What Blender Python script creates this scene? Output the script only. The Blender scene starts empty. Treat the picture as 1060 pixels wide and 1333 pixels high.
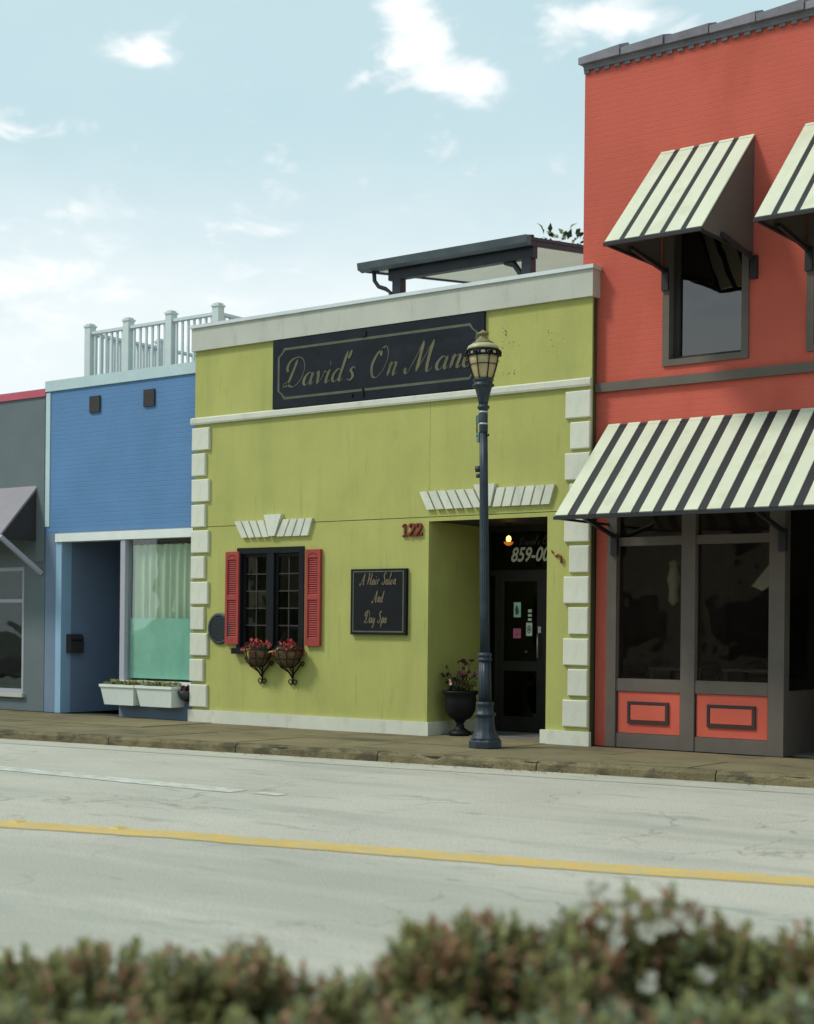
import bpy, bmesh, math, random
from math import sin, cos, pi, radians
from mathutils import Vector, Matrix, noise as mnoise

random.seed(11)
scene = bpy.context.scene
COL = scene.collection

# ------------------------------------------------------------------ camera
cam_d = bpy.data.cameras.new('camera')
cam = bpy.data.objects.new('camera', cam_d)
COL.objects.link(cam)
cam.matrix_world = (Matrix.Translation((0, -17.3, 1.6)) @ Matrix.Rotation(radians(36.898), 4, 'Z')
                    @ Matrix.Rotation(radians(90), 4, 'X') @ Matrix.Rotation(radians(0.592), 4, 'Z'))
cam_d.sensor_fit = 'AUTO'
cam_d.sensor_width = 36
cam_d.lens = 54.0
cam_d.shift_y = 0.1147
cam_d.clip_start = 0.05
cam_d.clip_end = 3000
cam_d.dof.use_dof = True
cam_d.dof.focus_distance = 20.3
cam_d.dof.aperture_fstop = 1.6
scene.camera = cam

# ------------------------------------------------------------------ sky, sun, exposure
SUN_EL, SUN_AZ = radians(50), radians(224)      # azimuth clockwise from +y
world = bpy.data.worlds.new('World')
scene.world = world
world.use_nodes = True
wt = world.node_tree
wt.nodes.clear()


def wn(kind, **kw):
    n = wt.nodes.new(kind)
    for k, v in kw.items():
        setattr(n, k, v)
    return n


def wmath(op, a, b=None, c=None, clamp=False):
    n = wn('ShaderNodeMath', operation=op, use_clamp=clamp)
    for i, v in enumerate((a, b, c)):
        if v is None:
            continue
        if isinstance(v, (int, float)):
            n.inputs[i].default_value = v
        else:
            wt.links.new(v, n.inputs[i])
    return n.outputs[0]


def wmix(f, a, b):
    n = wn('ShaderNodeMix', data_type='RGBA')
    if isinstance(f, (int, float)):
        n.inputs[0].default_value = f
    else:
        wt.links.new(f, n.inputs[0])
    for i, v in ((6, a), (7, b)):
        if isinstance(v, tuple):
            n.inputs[i].default_value = (*v, 1)
        else:
            wt.links.new(v, n.inputs[i])
    return n.outputs[2]


sky = wn('ShaderNodeTexSky', sky_type='NISHITA')
sky.sun_disc = False
sky.sun_elevation = SUN_EL
sky.sun_rotation = SUN_AZ
sky.air_density = 1.0
sky.dust_density = 1.5
sky.ozone_density = 1.0
tc = wn('ShaderNodeTexCoord')
sep = wn('ShaderNodeSeparateXYZ')
wt.links.new(tc.outputs['Generated'], sep.inputs[0])
az = wmath('MULTIPLY', wmath('ARCTAN2', sep.outputs[0], sep.outputs[1]), 180 / pi)
el = wmath('MULTIPLY', wmath('ARCSINE', sep.outputs[2]), 180 / pi)
# soft noise used to break up the cloud outlines
mp = wn('ShaderNodeMapping')
mp.inputs['Scale'].default_value = (1, 1, 2.2)
wt.links.new(tc.outputs['Generated'], mp.inputs[0])


def wnoise(scale, detail, rough=0.55, dist=0.0):
    n = wn('ShaderNodeTexNoise')
    n.inputs['Scale'].default_value = scale
    n.inputs['Detail'].default_value = detail
    n.inputs['Roughness'].default_value = rough
    n.inputs['Distortion'].default_value = dist
    wt.links.new(mp.outputs[0], n.inputs['Vector'])
    return n.outputs[0]


n_edge = wnoise(19, 8, 0.56, 0.4)
n_big = wnoise(3.0, 5, 0.6)
n_mid = wnoise(7.0, 5, 0.55)
# high thin veil: pale cyan sky with a whitish veil towards the horizon
veil = wmath('ADD', wmath('MULTIPLY', wmath('SUBTRACT', n_mid, 0.5), 1.1), 0.45, clamp=True)
low = wn('ShaderNodeMapRange', interpolation_type='SMOOTHSTEP')
wt.links.new(el, low.inputs[0])
low.inputs[1].default_value = 19
low.inputs[2].default_value = 9
low.inputs[3].default_value = 0.0
low.inputs[4].default_value = 1.0
base = wmix(0.86, sky.outputs[0], (3.9, 5.35, 5.65))
base = wmix(wmath('MULTIPLY', veil, 0.26), base, (6.0, 6.7, 6.85))
base = wmix(wmath('MULTIPLY', low.outputs[0], wmath('ADD', wmath('MULTIPLY', n_mid, 0.9), 0.3), clamp=True), base, (7.0, 7.25, 7.3))


def blob(a0, e0, wa, we, k=1.0):
    da = wmath('DIVIDE', wmath('SUBTRACT', az, a0), wa)
    de = wmath('DIVIDE', wmath('SUBTRACT', el, e0), we)
    d2 = wmath('ADD', wmath('MULTIPLY', da, da), wmath('MULTIPLY', de, de))
    return wmath('MULTIPLY', wmath('POWER', 2.718, wmath('MULTIPLY', d2, -1.0)), k)


blobs = [(-47.6, 20.35, 1.5, .45, .95), (-46.7, 20.05, .9, .4, .75), (-36.5, 20.9, 1.5, 1.1, 1.0), (-38.3, 20.2, 1.2, .9, .6), (-34.7, 19.6, 1.6, .7, 1.0),
         (-35.6, 20.3, 1.5, .8, .7), (-37.5, 22.2, 1.4, .8, .6), (-29.4, 21.6, 2.3, 1.0, 1.25), (-51.5, 12.4, 3.6, 1.5, .9), (-45.0, 10.8, 4.5, .9, .7),
         (-40.5, 14.4, 2.0, .3, .35), (-54, 17.5, 3.0, 1.0, .5), (-14, 24, 5, 1.6, 1.0), (-70, 22, 6, 2.2, 1.0), (-88, 16, 7, 2, 1.0), (12, 17, 7, 2, 1.0)]
acc = None
for b in blobs:
    v = blob(*b)
    acc = v if acc is None else wmath('ADD', acc, v)
# free-running cumulus over the rest of the sky
gen = wmath('MULTIPLY', wmath('SUBTRACT', n_big, 0.60, clamp=True), 5.0, clamp=True)
high = wmath('MULTIPLY', wmath('SUBTRACT', el, 25, clamp=False), 0.15, clamp=True)
acc = wmath('ADD', acc, wmath('MULTIPLY', gen, high))
cl = wmath('ADD', acc, wmath('MULTIPLY', wmath('SUBTRACT', n_edge, 0.5), 3.6))
clm = wn('ShaderNodeMapRange', interpolation_type='SMOOTHSTEP')
wt.links.new(cl, clm.inputs[0])
clm.inputs[1].default_value = 0.32
clm.inputs[2].default_value = 1.35
skyc = wmix(wmath('MULTIPLY', clm.outputs[0], 0.93), base, (7.7, 7.75, 7.75))
bg = wn('ShaderNodeBackground')
bg.inputs[1].default_value = 0.10
wo = wn('ShaderNodeOutputWorld')
wt.links.new(skyc, bg.inputs[0])
wt.links.new(bg.outputs[0], wo.inputs[0])

sun_d = bpy.data.lights.new('sun', 'SUN')
sun_d.energy = 1.5
sun_d.angle = radians(10)
sun_d.color = (1.0, 0.95, 0.86)
sun = bpy.data.objects.new('sun', sun_d)
COL.objects.link(sun)
sdir = Vector((sin(SUN_AZ) * cos(SUN_EL), cos(SUN_AZ) * cos(SUN_EL), sin(SUN_EL)))
sun.rotation_euler = (-sdir).to_track_quat('-Z', 'Y').to_euler()
sun.location = (-20, -30, 40)

vs = scene.view_settings
vs.view_transform = 'Standard'
vs.look = 'None'
vs.exposure = 0.55
vs.gamma = 1.0
vs.use_curve_mapping = False
scene.cycles.max_bounces = 8
scene.cycles.transparent_max_bounces = 16


# ------------------------------------------------------------------ materials
def mat(name, col, rough=0.65, var=0.10, scale=2.0, bump=0.15, bscale=60.0, metal=0.0, spec=0.35,
        stain=None, stain_amt=0.0, stain_scale=(1, 1, 1), stain_cut=0.5, stain_soft=0.16, fine=0.05, island=0.0, objrand=0.0,
        brick=None, emit=None, emit_s=0.0, coat=0.0, layers=(), cracks=None, transl=0.0):
    m = bpy.data.materials.new(name)
    m.use_nodes = True
    nt = m.node_tree
    N, L = nt.nodes, nt.links
    bs = N['Principled BSDF']
    bs.inputs['Roughness'].default_value = rough
    bs.inputs['Metallic'].default_value = metal
    bs.inputs['Specular IOR Level'].default_value = spec
    if coat:
        bs.inputs['Coat Weight'].default_value = coat
        bs.inputs['Coat Roughness'].default_value = 0.08
    tcn = N.new('ShaderNodeTexCoord')
    vec = tcn.outputs['Object']

    def mth(op, a, b=0.0, clamp=False):
        n = N.new('ShaderNodeMath')
        n.operation = op
        n.use_clamp = clamp
        for i, v in enumerate((a, b)):
            if isinstance(v, (int, float)):
                n.inputs[i].default_value = v
            else:
                L.new(v, n.inputs[i])
        return n.outputs[0]

    def nz(s, det=4, scl=None, rgh=0.55):
        n = N.new('ShaderNodeTexNoise')
        n.inputs['Scale'].default_value = s
        n.inputs['Detail'].default_value = det
        n.inputs['Roughness'].default_value = rgh
        v = vec
        if scl:
            p = N.new('ShaderNodeMapping')
            p.inputs['Scale'].default_value = scl
            L.new(vec, p.inputs[0])
            v = p.outputs[0]
        L.new(v, n.inputs['Vector'])
        return n.outputs[0]

    def mix(f, a, b, bt='MIX'):
        n = N.new('ShaderNodeMix')
        n.data_type = 'RGBA'
        n.blend_type = bt
        if isinstance(f, (int, float)):
            n.inputs[0].default_value = f
        else:
            L.new(f, n.inputs[0])
        for i, v in ((6, a), (7, b)):
            if isinstance(v, tuple):
                n.inputs[i].default_value = (*v[:3], 1)
            else:
                L.new(v, n.inputs[i])
        return n.outputs[2]

    c0 = tuple(x * (1 - var) for x in col)
    c1 = tuple(min(1, x * (1 + var)) for x in col)
    f = mth('MULTIPLY', mth('SUBTRACT', nz(scale, 5), 0.32), 2.7, True)
    c = mix(f, c0, c1)
    if fine:
        fv = nz(55, 3)
        g = mth('ADD', mth('MULTIPLY', mth('SUBTRACT', fv, 0.5), fine * 6), 1.0)
        cmb = N.new('ShaderNodeCombineColor')
        for i in range(3):
            L.new(g, cmb.inputs[i])
        c = mix(1.0, c, cmb.outputs[0], 'MULTIPLY')
    if stain:
        layers = ((stain, stain_amt, stain_scale, stain_cut, stain_soft),) + tuple(layers)
    for (lc, la, ls, lcut, lsoft) in layers:
        r = N.new('ShaderNodeMapRange')
        r.interpolation_type = 'SMOOTHSTEP'
        L.new(nz(1.0, 6, ls, 0.62), r.inputs[0])
        r.inputs[1].default_value = lcut
        r.inputs[2].default_value = lcut + lsoft
        c = mix(mth('MULTIPLY', r.outputs[0], la), c, lc)
    if cracks:
        cs, cw, ca = cracks
        wv = N.new('ShaderNodeTexNoise')
        wv.inputs['Scale'].default_value = 1.4
        wv.inputs['Detail'].default_value = 6
        L.new(vec, wv.inputs['Vector'])
        vm = N.new('ShaderNodeVectorMath')
        vm.operation = 'MULTIPLY_ADD'
        L.new(wv.outputs['Color'], vm.inputs[0])
        vm.inputs[1].default_value = (1.6, 1.6, 0)
        L.new(vec, vm.inputs[2])
        vo_ = N.new('ShaderNodeTexVoronoi')
        vo_.feature = 'DISTANCE_TO_EDGE'
        vo_.inputs['Scale'].default_value = cs
        L.new(vm.outputs[0], vo_.inputs['Vector'])
        r = N.new('ShaderNodeMapRange')
        L.new(vo_.outputs['Distance'], r.inputs[0])
        r.inputs[1].default_value = 0
        r.inputs[2].default_value = cw
        r.inputs[3].default_value = 1
        r.inputs[4].default_value = 0
        msk = mth('MULTIPLY', mth('SUBTRACT', nz(0.5, 3), 0.42), 6, True)
        c = mix(mth('MULTIPLY', mth('MULTIPLY', r.outputs[0], msk), ca), c, (0.10, 0.10, 0.085))
    if island or objrand:
        if island:
            gi = N.new('ShaderNodeNewGeometry')
            rv, amt = gi.outputs['Random Per Island'], island
        else:
            gi = N.new('ShaderNodeObjectInfo')
            rv, amt = gi.outputs['Random'], objrand
        g = mth('ADD', mth('MULTIPLY', mth('SUBTRACT', rv, 0.5), 2 * amt), 1.0)
        cmb = N.new('ShaderNodeCombineColor')
        for i in range(3):
            L.new(g, cmb.inputs[i])
        c = mix(1.0, c, cmb.outputs[0], 'MULTIPLY')
    L.new(c, bs.inputs['Base Color'])
    hgt = None
    if brick:
        bw, bh, mort, dep = brick
        bt = N.new('ShaderNodeTexBrick')
        bt.inputs['Scale'].default_value = 1.0
        bt.inputs['Brick Width'].default_value = bw
        bt.inputs['Row Height'].default_value = bh
        bt.inputs['Mortar Size'].default_value = mort
        bt.inputs['Mortar Smooth'].default_value = 0.4
        s2 = N.new('ShaderNodeSeparateXYZ')
        L.new(vec, s2.inputs[0])
        cb = N.new('ShaderNodeCombineXYZ')
        L.new(mth('ADD', s2.outputs[0], s2.outputs[1]), cb.inputs[0])
        L.new(s2.outputs[2], cb.inputs[1])
        L.new(cb.outputs[0], bt.inputs['Vector'])
        hgt = mth('MULTIPLY', bt.outputs['Fac'], -dep)
    if bump:
        b = mth('MULTIPLY', nz(bscale, 4), bump * 0.02)
        hgt = b if hgt is None else mth('ADD', hgt, b)
    if hgt is not None:
        bp = N.new('ShaderNodeBump')
        bp.inputs['Strength'].default_value = 1.0
        bp.inputs['Distance'].default_value = 1.0
        L.new(hgt, bp.inputs['Height'])
        L.new(bp.outputs[0], bs.inputs['Normal'])
    if transl:
        tb = N.new('ShaderNodeBsdfTranslucent')
        L.new(c, tb.inputs[0])
        mx = N.new('ShaderNodeMixShader')
        mx.inputs[0].default_value = transl
        L.new(bs.outputs[0], mx.inputs[1])
        L.new(tb.outputs[0], mx.inputs[2])
        L.new(mx.outputs[0], N['Material Output'].inputs['Surface'])
    if emit:
        bs.inputs['Emission Color'].default_value = (*emit, 1)
        bs.inputs['Emission Strength'].default_value = emit_s
    return m


def glass(name, tint=(0.8, 0.85, 0.85), refl=1.0, rough=0.02):
    m = bpy.data.materials.new(name)
    m.use_nodes = True
    nt = m.node_tree
    nt.nodes.clear()
    N, L = nt.nodes, nt.links
    tr = N.new('ShaderNodeBsdfTransparent')
    tr.inputs[0].default_value = (*tint, 1)
    gl = N.new('ShaderNodeBsdfGlossy')
    gl.inputs['Roughness'].default_value = rough
    fr = N.new('ShaderNodeFresnel')
    fr.inputs[0].default_value = 1.5
    mu = N.new('ShaderNodeMath')
    mu.operation = 'MULTIPLY'
    mu.use_clamp = True
    mu.inputs[1].default_value = refl
    tcn = N.new('ShaderNodeTexCoord')
    nz = N.new('ShaderNodeTexNoise')
    nz.inputs['Scale'].default_value = 1.6
    L.new(tcn.outputs['Object'], nz.inputs['Vector'])
    bp = N.new('ShaderNodeBump')
    bp.inputs['Distance'].default_value = 0.006
    L.new(nz.outputs[0], bp.inputs['Height'])
    L.new(bp.outputs[0], gl.inputs['Normal'])
    ms = N.new('ShaderNodeMixShader')
    L.new(fr.outputs[0], mu.inputs[0])
    L.new(mu.outputs[0], ms.inputs[0])
    L.new(tr.outputs[0], ms.inputs[1])
    L.new(gl.outputs[0], ms.inputs[2])
    o = N.new('ShaderNodeOutputMaterial')
    L.new(ms.outputs[0], o.inputs[0])
    return m


M = {}
M['stucco'] = mat('green_stucco', (0.435, 0.445, 0.142), 0.85, 0.07, 1.2, 0.28, 80, spec=0.15, fine=0.03,
                  stain=(0.325, 0.355, 0.12), stain_amt=0.42, stain_scale=(2.6, 2.6, 0.35), stain_cut=0.47, stain_soft=0.25,
                  layers=(((0.48, 0.475, 0.18), 0.35, (1.3, 1.3, 0.5), 0.5, 0.25), ((0.24, 0.275, 0.09), 0.35, (9, 9, 1.1), 0.57, 0.14), ((0.22, 0.26, 0.095), 0.25, (14, 14, 0.7), 0.62, 0.10), ((0.33, 0.27, 0.11), 0.25, (4, 4, 3), 0.63, 0.08),))
M['backing'] = mat('dark_joint_backing', (0.07, 0.075, 0.035), 0.9, 0.1)
M['white_trim'] = mat('offwhite_trim', (0.66, 0.67, 0.57), 0.7, 0.05, 3, 0.12, 80, spec=0.2, fine=0.02, objrand=0.05,
                      stain=(0.42, 0.46, 0.37), stain_amt=0.45, stain_scale=(6, 6, 2.5), stain_cut=0.52, stain_soft=0.2)
M['cornice'] = mat('cornice_paint', (0.50, 0.52, 0.45), 0.7, 0.06, 1.5, 0.12, 80, spec=0.2, fine=0.02,
                   stain=(0.34, 0.36, 0.31), stain_amt=0.5, stain_scale=(5, 5, 1.2), stain_cut=0.54, stain_soft=0.2)
M['cap_metal'] = mat('cap_flashing', (0.62, 0.68, 0.68), 0.45, 0.05, 3, 0.03, 40, metal=0.2)
M['black'] = mat('black_paint', (0.009, 0.010, 0.012), 0.5, 0.2, 5, 0.05, 60, spec=0.18)
M['black_matte'] = mat('black_matte', (0.012, 0.013, 0.013), 0.7, 0.2, 5, 0.05, 60, spec=0.2)
M['sign_face'] = mat('dark_navy_sign', (0.010, 0.014, 0.020), 0.5, 0.25, 2, 0.03, 40, spec=0.16,
                     stain=(0.020, 0.026, 0.032), stain_amt=0.6, stain_scale=(1.6, 1.6, 4), stain_cut=0.5, stain_soft=0.2)
M['sign_gold'] = mat('faded_gold_lettering', (0.125, 0.125, 0.072), 0.6, 0.25, 4, 0.0, 40, spec=0.2, fine=0.04)
M['sign_line'] = mat('olive_sign_border', (0.10, 0.115, 0.078), 0.6, 0.15, 4, 0.0, 40, spec=0.2)
M['plaque_text'] = mat('brown_gold_text', (0.17, 0.135, 0.09), 0.6, 0.15, 4, 0.0, 40, spec=0.2)
M['shutter'] = mat('red_shutter', (0.36, 0.060, 0.052), 0.6, 0.10, 3, 0.05, 60, spec=0.2,
                   stain=(0.26, 0.042, 0.036), stain_amt=0.5, stain_scale=(6, 6, 1.5), stain_cut=0.52)
M['number'] = mat('red_brown_numerals', (0.22, 0.032, 0.022), 0.5, 0.1, 4)
M['dark_int'] = mat('dark_interior', (0.16, 0.145, 0.135), 0.9, 0.15)
M['glass'] = glass('window_glass', (0.72, 0.78, 0.78), 0.17)
M['glass_mid'] = glass('shopfront_glass', (0.85, 0.82, 0.78), 0.8)
M['glass_clear'] = glass('clear_glass', (0.96, 0.98, 0.97), 0.18)
M['roof_bounce'] = mat('white_roof_bounce', (0.72, 0.73, 0.70), 0.8, 0.05, 1, 0.05)  # unseen roof top made white to bounce light onto the canopy soffit
M['glass_dark'] = glass('tinted_glass', (0.35, 0.38, 0.38), 0.6)
M['glass_up'] = glass('upper_window_glass', (0.12, 0.14, 0.16), 3.4)
M['door_metal'] = mat('dark_bronze_door', (0.020, 0.020, 0.019), 0.4, 0.2, 5, 0.02, 60, metal=0.3)
M['steel'] = mat('brushed_steel', (0.5, 0.5, 0.48), 0.35, 0.1, 5, 0.0, 40, metal=0.9)
M['letter_white'] = mat('white_vinyl_letters', (0.62, 0.66, 0.60), 0.5, 0.05, 5, 0.0)
M['letter_grey'] = mat('grey_vinyl_script', (0.10, 0.12, 0.13), 0.5, 0.05, 5, 0.0)
M['stick_mint'] = mat('mint_sticker', (0.42, 0.65, 0.52), 0.5, 0.1, 9, 0.0)
M['stick_white'] = mat('white_sticker', (0.62, 0.68, 0.60), 0.5, 0.1, 9, 0.0)
M['stick_pink'] = mat('pink_sticker', (0.55, 0.13, 0.28), 0.5, 0.1, 9, 0.0)
M['stick_ink'] = mat('sticker_print', (0.05, 0.10, 0.09), 0.5, 0.1, 9, 0.0)
M['bulb'] = mat('lit_bulb', (0.9, 0.7, 0.3), 0.4, 0.0, emit=(1.0, 0.62, 0.12), emit_s=3.0)
M['amber'] = mat('amber_glass_bowl', (0.5, 0.16, 0.03), 0.3, 0.05, emit=(1.0, 0.28, 0.03), emit_s=0.25)
M['lamp_paint'] = mat('blue_black_lamp_paint', (0.022, 0.036, 0.050), 0.45, 0.25, 7, 0.10, 90, spec=0.4,
                      stain=(0.055, 0.078, 0.092), stain_amt=0.4, stain_scale=(9, 9, 2.0), stain_cut=0.5, stain_soft=0.2)
M['lamp_top'] = mat('olive_gold_finial', (0.20, 0.17, 0.07), 0.5, 0.2, 9, 0.05, 90, spec=0.4)
M['lamp_dome'] = mat('yellowed_dome', (0.42, 0.42, 0.22), 0.4, 0.12, 9, 0.0, spec=0.4)
M['lamp_globe'] = mat('yellowed_globe', (0.47, 0.39, 0.20), 0.3, 0.12, 6, 0.0, spec=0.5,
                      stain=(0.22, 0.14, 0.07), stain_amt=0.5, stain_scale=(5, 5, 3), stain_cut=0.55)
M['lamp_slot'] = mat('pale_lamp_slot', (0.66, 0.64, 0.50), 0.4, 0.05, 6, 0.0)
M['clamp'] = mat('pale_steel_band', (0.50, 0.56, 0.54), 0.4, 0.1, 6, 0.0, metal=0.4)
M['verdigris'] = mat('verdigris_bracket', (0.13, 0.22, 0.18), 0.6, 0.3, 9, 0.1)
M['blue'] = mat('blue_painted_brick', (0.110, 0.240, 0.44), 0.6, 0.08, 1.0, 0.2, 50, spec=0.2, brick=(0.22, 0.075, 0.008, 0.0025),
                stain=(0.13, 0.28, 0.50), stain_amt=0.4, stain_scale=(0.8, 0.8, 1.3), stain_cut=0.5, stain_soft=0.25)
M['blue_flat'] = mat('blue_painted_render', (0.17, 0.235, 0.33), 0.7, 0.06, 1.5, 0.08, 60, spec=0.15)
M['blue_pale'] = mat('pale_blue_trim', (0.27, 0.44, 0.60), 0.6, 0.05, 2, 0.05, 60)
M['grey_wall'] = mat('slate_grey_wall', (0.14, 0.175, 0.185), 0.75, 0.06, 1.5, 0.08, 60, spec=0.2)
M['pale_cap'] = mat('pale_aqua_cap', (0.48, 0.62, 0.64), 0.6, 0.05, 2, 0.05)
M['pink_cap'] = mat('pinkish_red_cap', (0.50, 0.10, 0.14), 0.6, 0.05, 2, 0.05)
M['grey_awning'] = mat('mauve_grey_awning', (0.27, 0.25, 0.27), 0.8, 0.05, 2, 0.05)
M['grey_metal'] = mat('lilac_grey_bar', (0.40, 0.40, 0.46), 0.6, 0.05, 2, 0.02)
M['curtain'] = mat('sage_curtain', (0.50, 0.62, 0.47), 0.85, 0.05, 4, 0.05, 200, spec=0.1,
                   stain=(0.38, 0.53, 0.41), stain_amt=0.5, stain_scale=(6, 6, 0.6), stain_cut=0.5, stain_soft=0.2)
M['teal'] = mat('teal_lining', (0.28, 0.58, 0.45), 0.7, 0.08, 1.5, 0.03, 200, spec=0.2,
                stain=(0.17, 0.48, 0.38), stain_amt=0.6, stain_scale=(3, 3, 0.7), stain_cut=0.5, stain_soft=0.25)
M['planter'] = mat('white_planter', (0.72, 0.78, 0.74), 0.5, 0.04, 4, 0.02)
M['soil'] = mat('potting_soil', (0.035, 0.024, 0.015), 0.95, 0.3, 12, 0.6, 50)
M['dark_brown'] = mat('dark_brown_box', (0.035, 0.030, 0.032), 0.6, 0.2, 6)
M['rail'] = mat('pale_grey_railing', (0.58, 0.65, 0.63), 0.6, 0.05, 4, 0.03)
M['canopy'] = mat('charcoal_canopy_steel', (0.020, 0.026, 0.032), 0.45, 0.15, 4, 0.03)
M['canopy_edge'] = mat('grey_green_gutter', (0.075, 0.10, 0.11), 0.4, 0.15, 4, 0.03)
M['soffit'] = mat('pale_soffit', (0.78, 0.82, 0.72), 0.8, 0.04, 1.5, 0.03)
M['red'] = mat('coral_red_brick', (0.57, 0.125, 0.088), 0.75, 0.07, 0.8, 0.2, 50, spec=0.12, brick=(0.21, 0.073, 0.007, 0.0012),
               stain=(0.47, 0.095, 0.062), stain_amt=0.6, stain_scale=(1.2, 1.2, 0.5), stain_cut=0.48, stain_soft=0.25)
M['red_panel'] = mat('coral_red_panel', (0.62, 0.12, 0.078), 0.55, 0.05, 3, 0.05, 60, spec=0.25)
M['taupe'] = mat('taupe_brown_trim', (0.135, 0.115, 0.098), 0.65, 0.08, 3, 0.08, 60, spec=0.25)
M['taupe_dark'] = mat('dark_taupe', (0.045, 0.040, 0.040), 0.65, 0.1, 3, 0.08, 60, spec=0.25)
M['coping'] = mat('weathered_coping', (0.20, 0.195, 0.22), 0.8, 0.15, 4, 0.3, 40, objrand=0.15)
M['stripe_pale'] = mat('cream_green_stripe', (0.63, 0.655, 0.50), 0.55, 0.05, 2, 0.05, 60, spec=0.2, fine=0.015,
                       stain=(0.52, 0.52, 0.36), stain_amt=0.5, stain_scale=(2.5, 2.5, 2.5), stain_cut=0.5, stain_soft=0.2)
M['stripe_dark'] = mat('black_stripe', (0.022, 0.022, 0.026), 0.5, 0.1, 3, 0.03, 60)
M['walk'] = mat('sidewalk_concrete', (0.20, 0.170, 0.095), 0.85, 0.14, 1.6, 0.5, 50, spec=0.2, fine=0.10, objrand=0.09,
                cracks=(0.5, 0.010, 0.6), stain=(0.085, 0.080, 0.058), stain_amt=0.65, stain_scale=(0.9, 2.2, 1), stain_cut=0.52, stain_soft=0.16,
                layers=(((0.23, 0.21, 0.15), 0.5, (2, 4, 1), 0.58, 0.1),))
M['kerb'] = mat('kerb_concrete', (0.185, 0.158, 0.088), 0.9, 0.2, 4, 0.9, 40, spec=0.2, fine=0.12, objrand=0.12,
                stain=(0.065, 0.060, 0.042), stain_amt=0.75, stain_scale=(3, 3, 6), stain_cut=0.48, stain_soft=0.14)
M['road'] = mat('worn_pale_asphalt', (0.48, 0.465, 0.395), 0.85, 0.07, 0.6, 0.6, 40, spec=0.15, fine=0.15,
                stain=(0.33, 0.35, 0.30), stain_amt=0.6, stain_scale=(0.22, 0.9, 1), stain_cut=0.48, stain_soft=0.2,
                layers=(((0.245, 0.26, 0.235), 0.5, (0.9, 2.8, 1), 0.58, 0.12), ((0.49, 0.48, 0.41), 0.5, (0.35, 1.1, 1), 0.52, 0.2), ((0.30, 0.30, 0.255), 0.35, (9, 14, 1), 0.56, 0.12), ((0.16, 0.165, 0.14), 0.5, (1.3, 4.5, 1), 0.66, 0.06), ((0.34, 0.345, 0.29), 0.6, (0.05, 0.55, 1), 0.50, 0.12)), cracks=(0.42, 0.007, 0.5))
M['gutter'] = mat('gutter_concrete', (0.46, 0.45, 0.37), 0.85, 0.08, 1.5, 0.4, 40, spec=0.2, fine=0.08,
                  stain=(0.27, 0.26, 0.20), stain_amt=0.6, stain_scale=(1.6, 5, 1), stain_cut=0.56, stain_soft=0.12)
M['yellow'] = mat('worn_yellow_paint', (0.60, 0.42, 0.13), 0.7, 0.08, 2, 0.3, 40, spec=0.25, fine=0.06,
                  stain=(0.46, 0.41, 0.25), stain_amt=0.8, stain_scale=(5, 12, 1), stain_cut=0.47, stain_soft=0.12)
M['white_paint'] = mat('worn_white_paint', (0.58, 0.585, 0.52), 0.7, 0.05, 2, 0.3, 40, spec=0.25,
                       stain=(0.44, 0.44, 0.37), stain_amt=0.9, stain_scale=(3.5, 7, 1), stain_cut=0.45, stain_soft=0.1)
M['ground'] = mat('dry_ground', (0.12, 0.12, 0.08), 0.95, 0.2, 0.3, 0.2, 20)
M['bed'] = mat('planting_bed_soil', (0.06, 0.045, 0.03), 0.95, 0.3, 5, 0.6, 40)
M['leaf'] = mat('olive_leaf', (0.33, 0.34, 0.135), 0.5, 0.25, 3, 0.0, island=0.3, spec=0.4, transl=0.45)
M['leaf_pale'] = mat('pale_green_leaf', (0.32, 0.38, 0.24), 0.5, 0.25, 3, 0.0, island=0.3, spec=0.4, transl=0.45)
M['leaf_red'] = mat('bronze_red_leaf', (0.42, 0.25, 0.15), 0.5, 0.3, 3, 0.0, island=0.4, spec=0.4, transl=0.45)
M['leaf_dark'] = mat('dark_green_leaf', (0.03, 0.055, 0.02), 0.5, 0.25, 3, 0.0, island=0.35, spec=0.4)
M['leaf_yellow'] = mat('yellow_green_leaf', (0.28, 0.27, 0.06), 0.5, 0.2, 3, 0.0, island=0.3)
M['stem'] = mat('brown_stem', (0.07, 0.045, 0.025), 0.8, 0.2, 8)
M['petal_white'] = mat('white_petal', (0.78, 0.74, 0.62), 0.6, 0.05, 8, 0.0)
M['petal_red'] = mat('red_petal', (0.33, 0.03, 0.03), 0.6, 0.2, 8, 0.0, island=0.3)
M['petal_dark'] = mat('dark_red_petal', (0.07, 0.018, 0.018), 0.6, 0.2, 8, 0.0, island=0.3)
M['petal_pink'] = mat('pale_pink_petal', (0.75, 0.50, 0.42), 0.6, 0.1, 8, 0.0)
M['coco'] = mat('coconut_fibre', (0.090, 0.055, 0.022), 0.95, 0.35, 12, 1.0, 60, fine=0.15)
M['ribbon'] = mat('yellow_ribbon', (0.42, 0.33, 0.08), 0.6, 0.1, 8, 0.0)
M['bark'] = mat('tree_bark', (0.09, 0.065, 0.045), 0.9, 0.2, 6, 0.5, 30)
M['tan_wall'] = mat('tan_rendered_wall', (0.36, 0.30, 0.20), 0.8, 0.08, 1, 0.1, 40)
M['brown_brick'] = mat('brown_brick_wall', (0.16, 0.10, 0.07), 0.8, 0.1, 1, 0.1, 40, brick=(0.21, 0.075, 0.01, 0.004))
M['vent_grey'] = mat('vent_rim_grey', (0.045, 0.055, 0.062), 0.5, 0.1, 6)
M['vent_face'] = mat('vent_face', (0.025, 0.032, 0.036), 0.6, 0.2, 6)
M['rust_mark'] = mat('rust_mark', (0.20, 0.20, 0.09), 0.9, 0.3, 9, 0.0)
M['mortar'] = mat('old_mortar', (0.05, 0.048, 0.035), 0.95, 0.2, 8)
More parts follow.
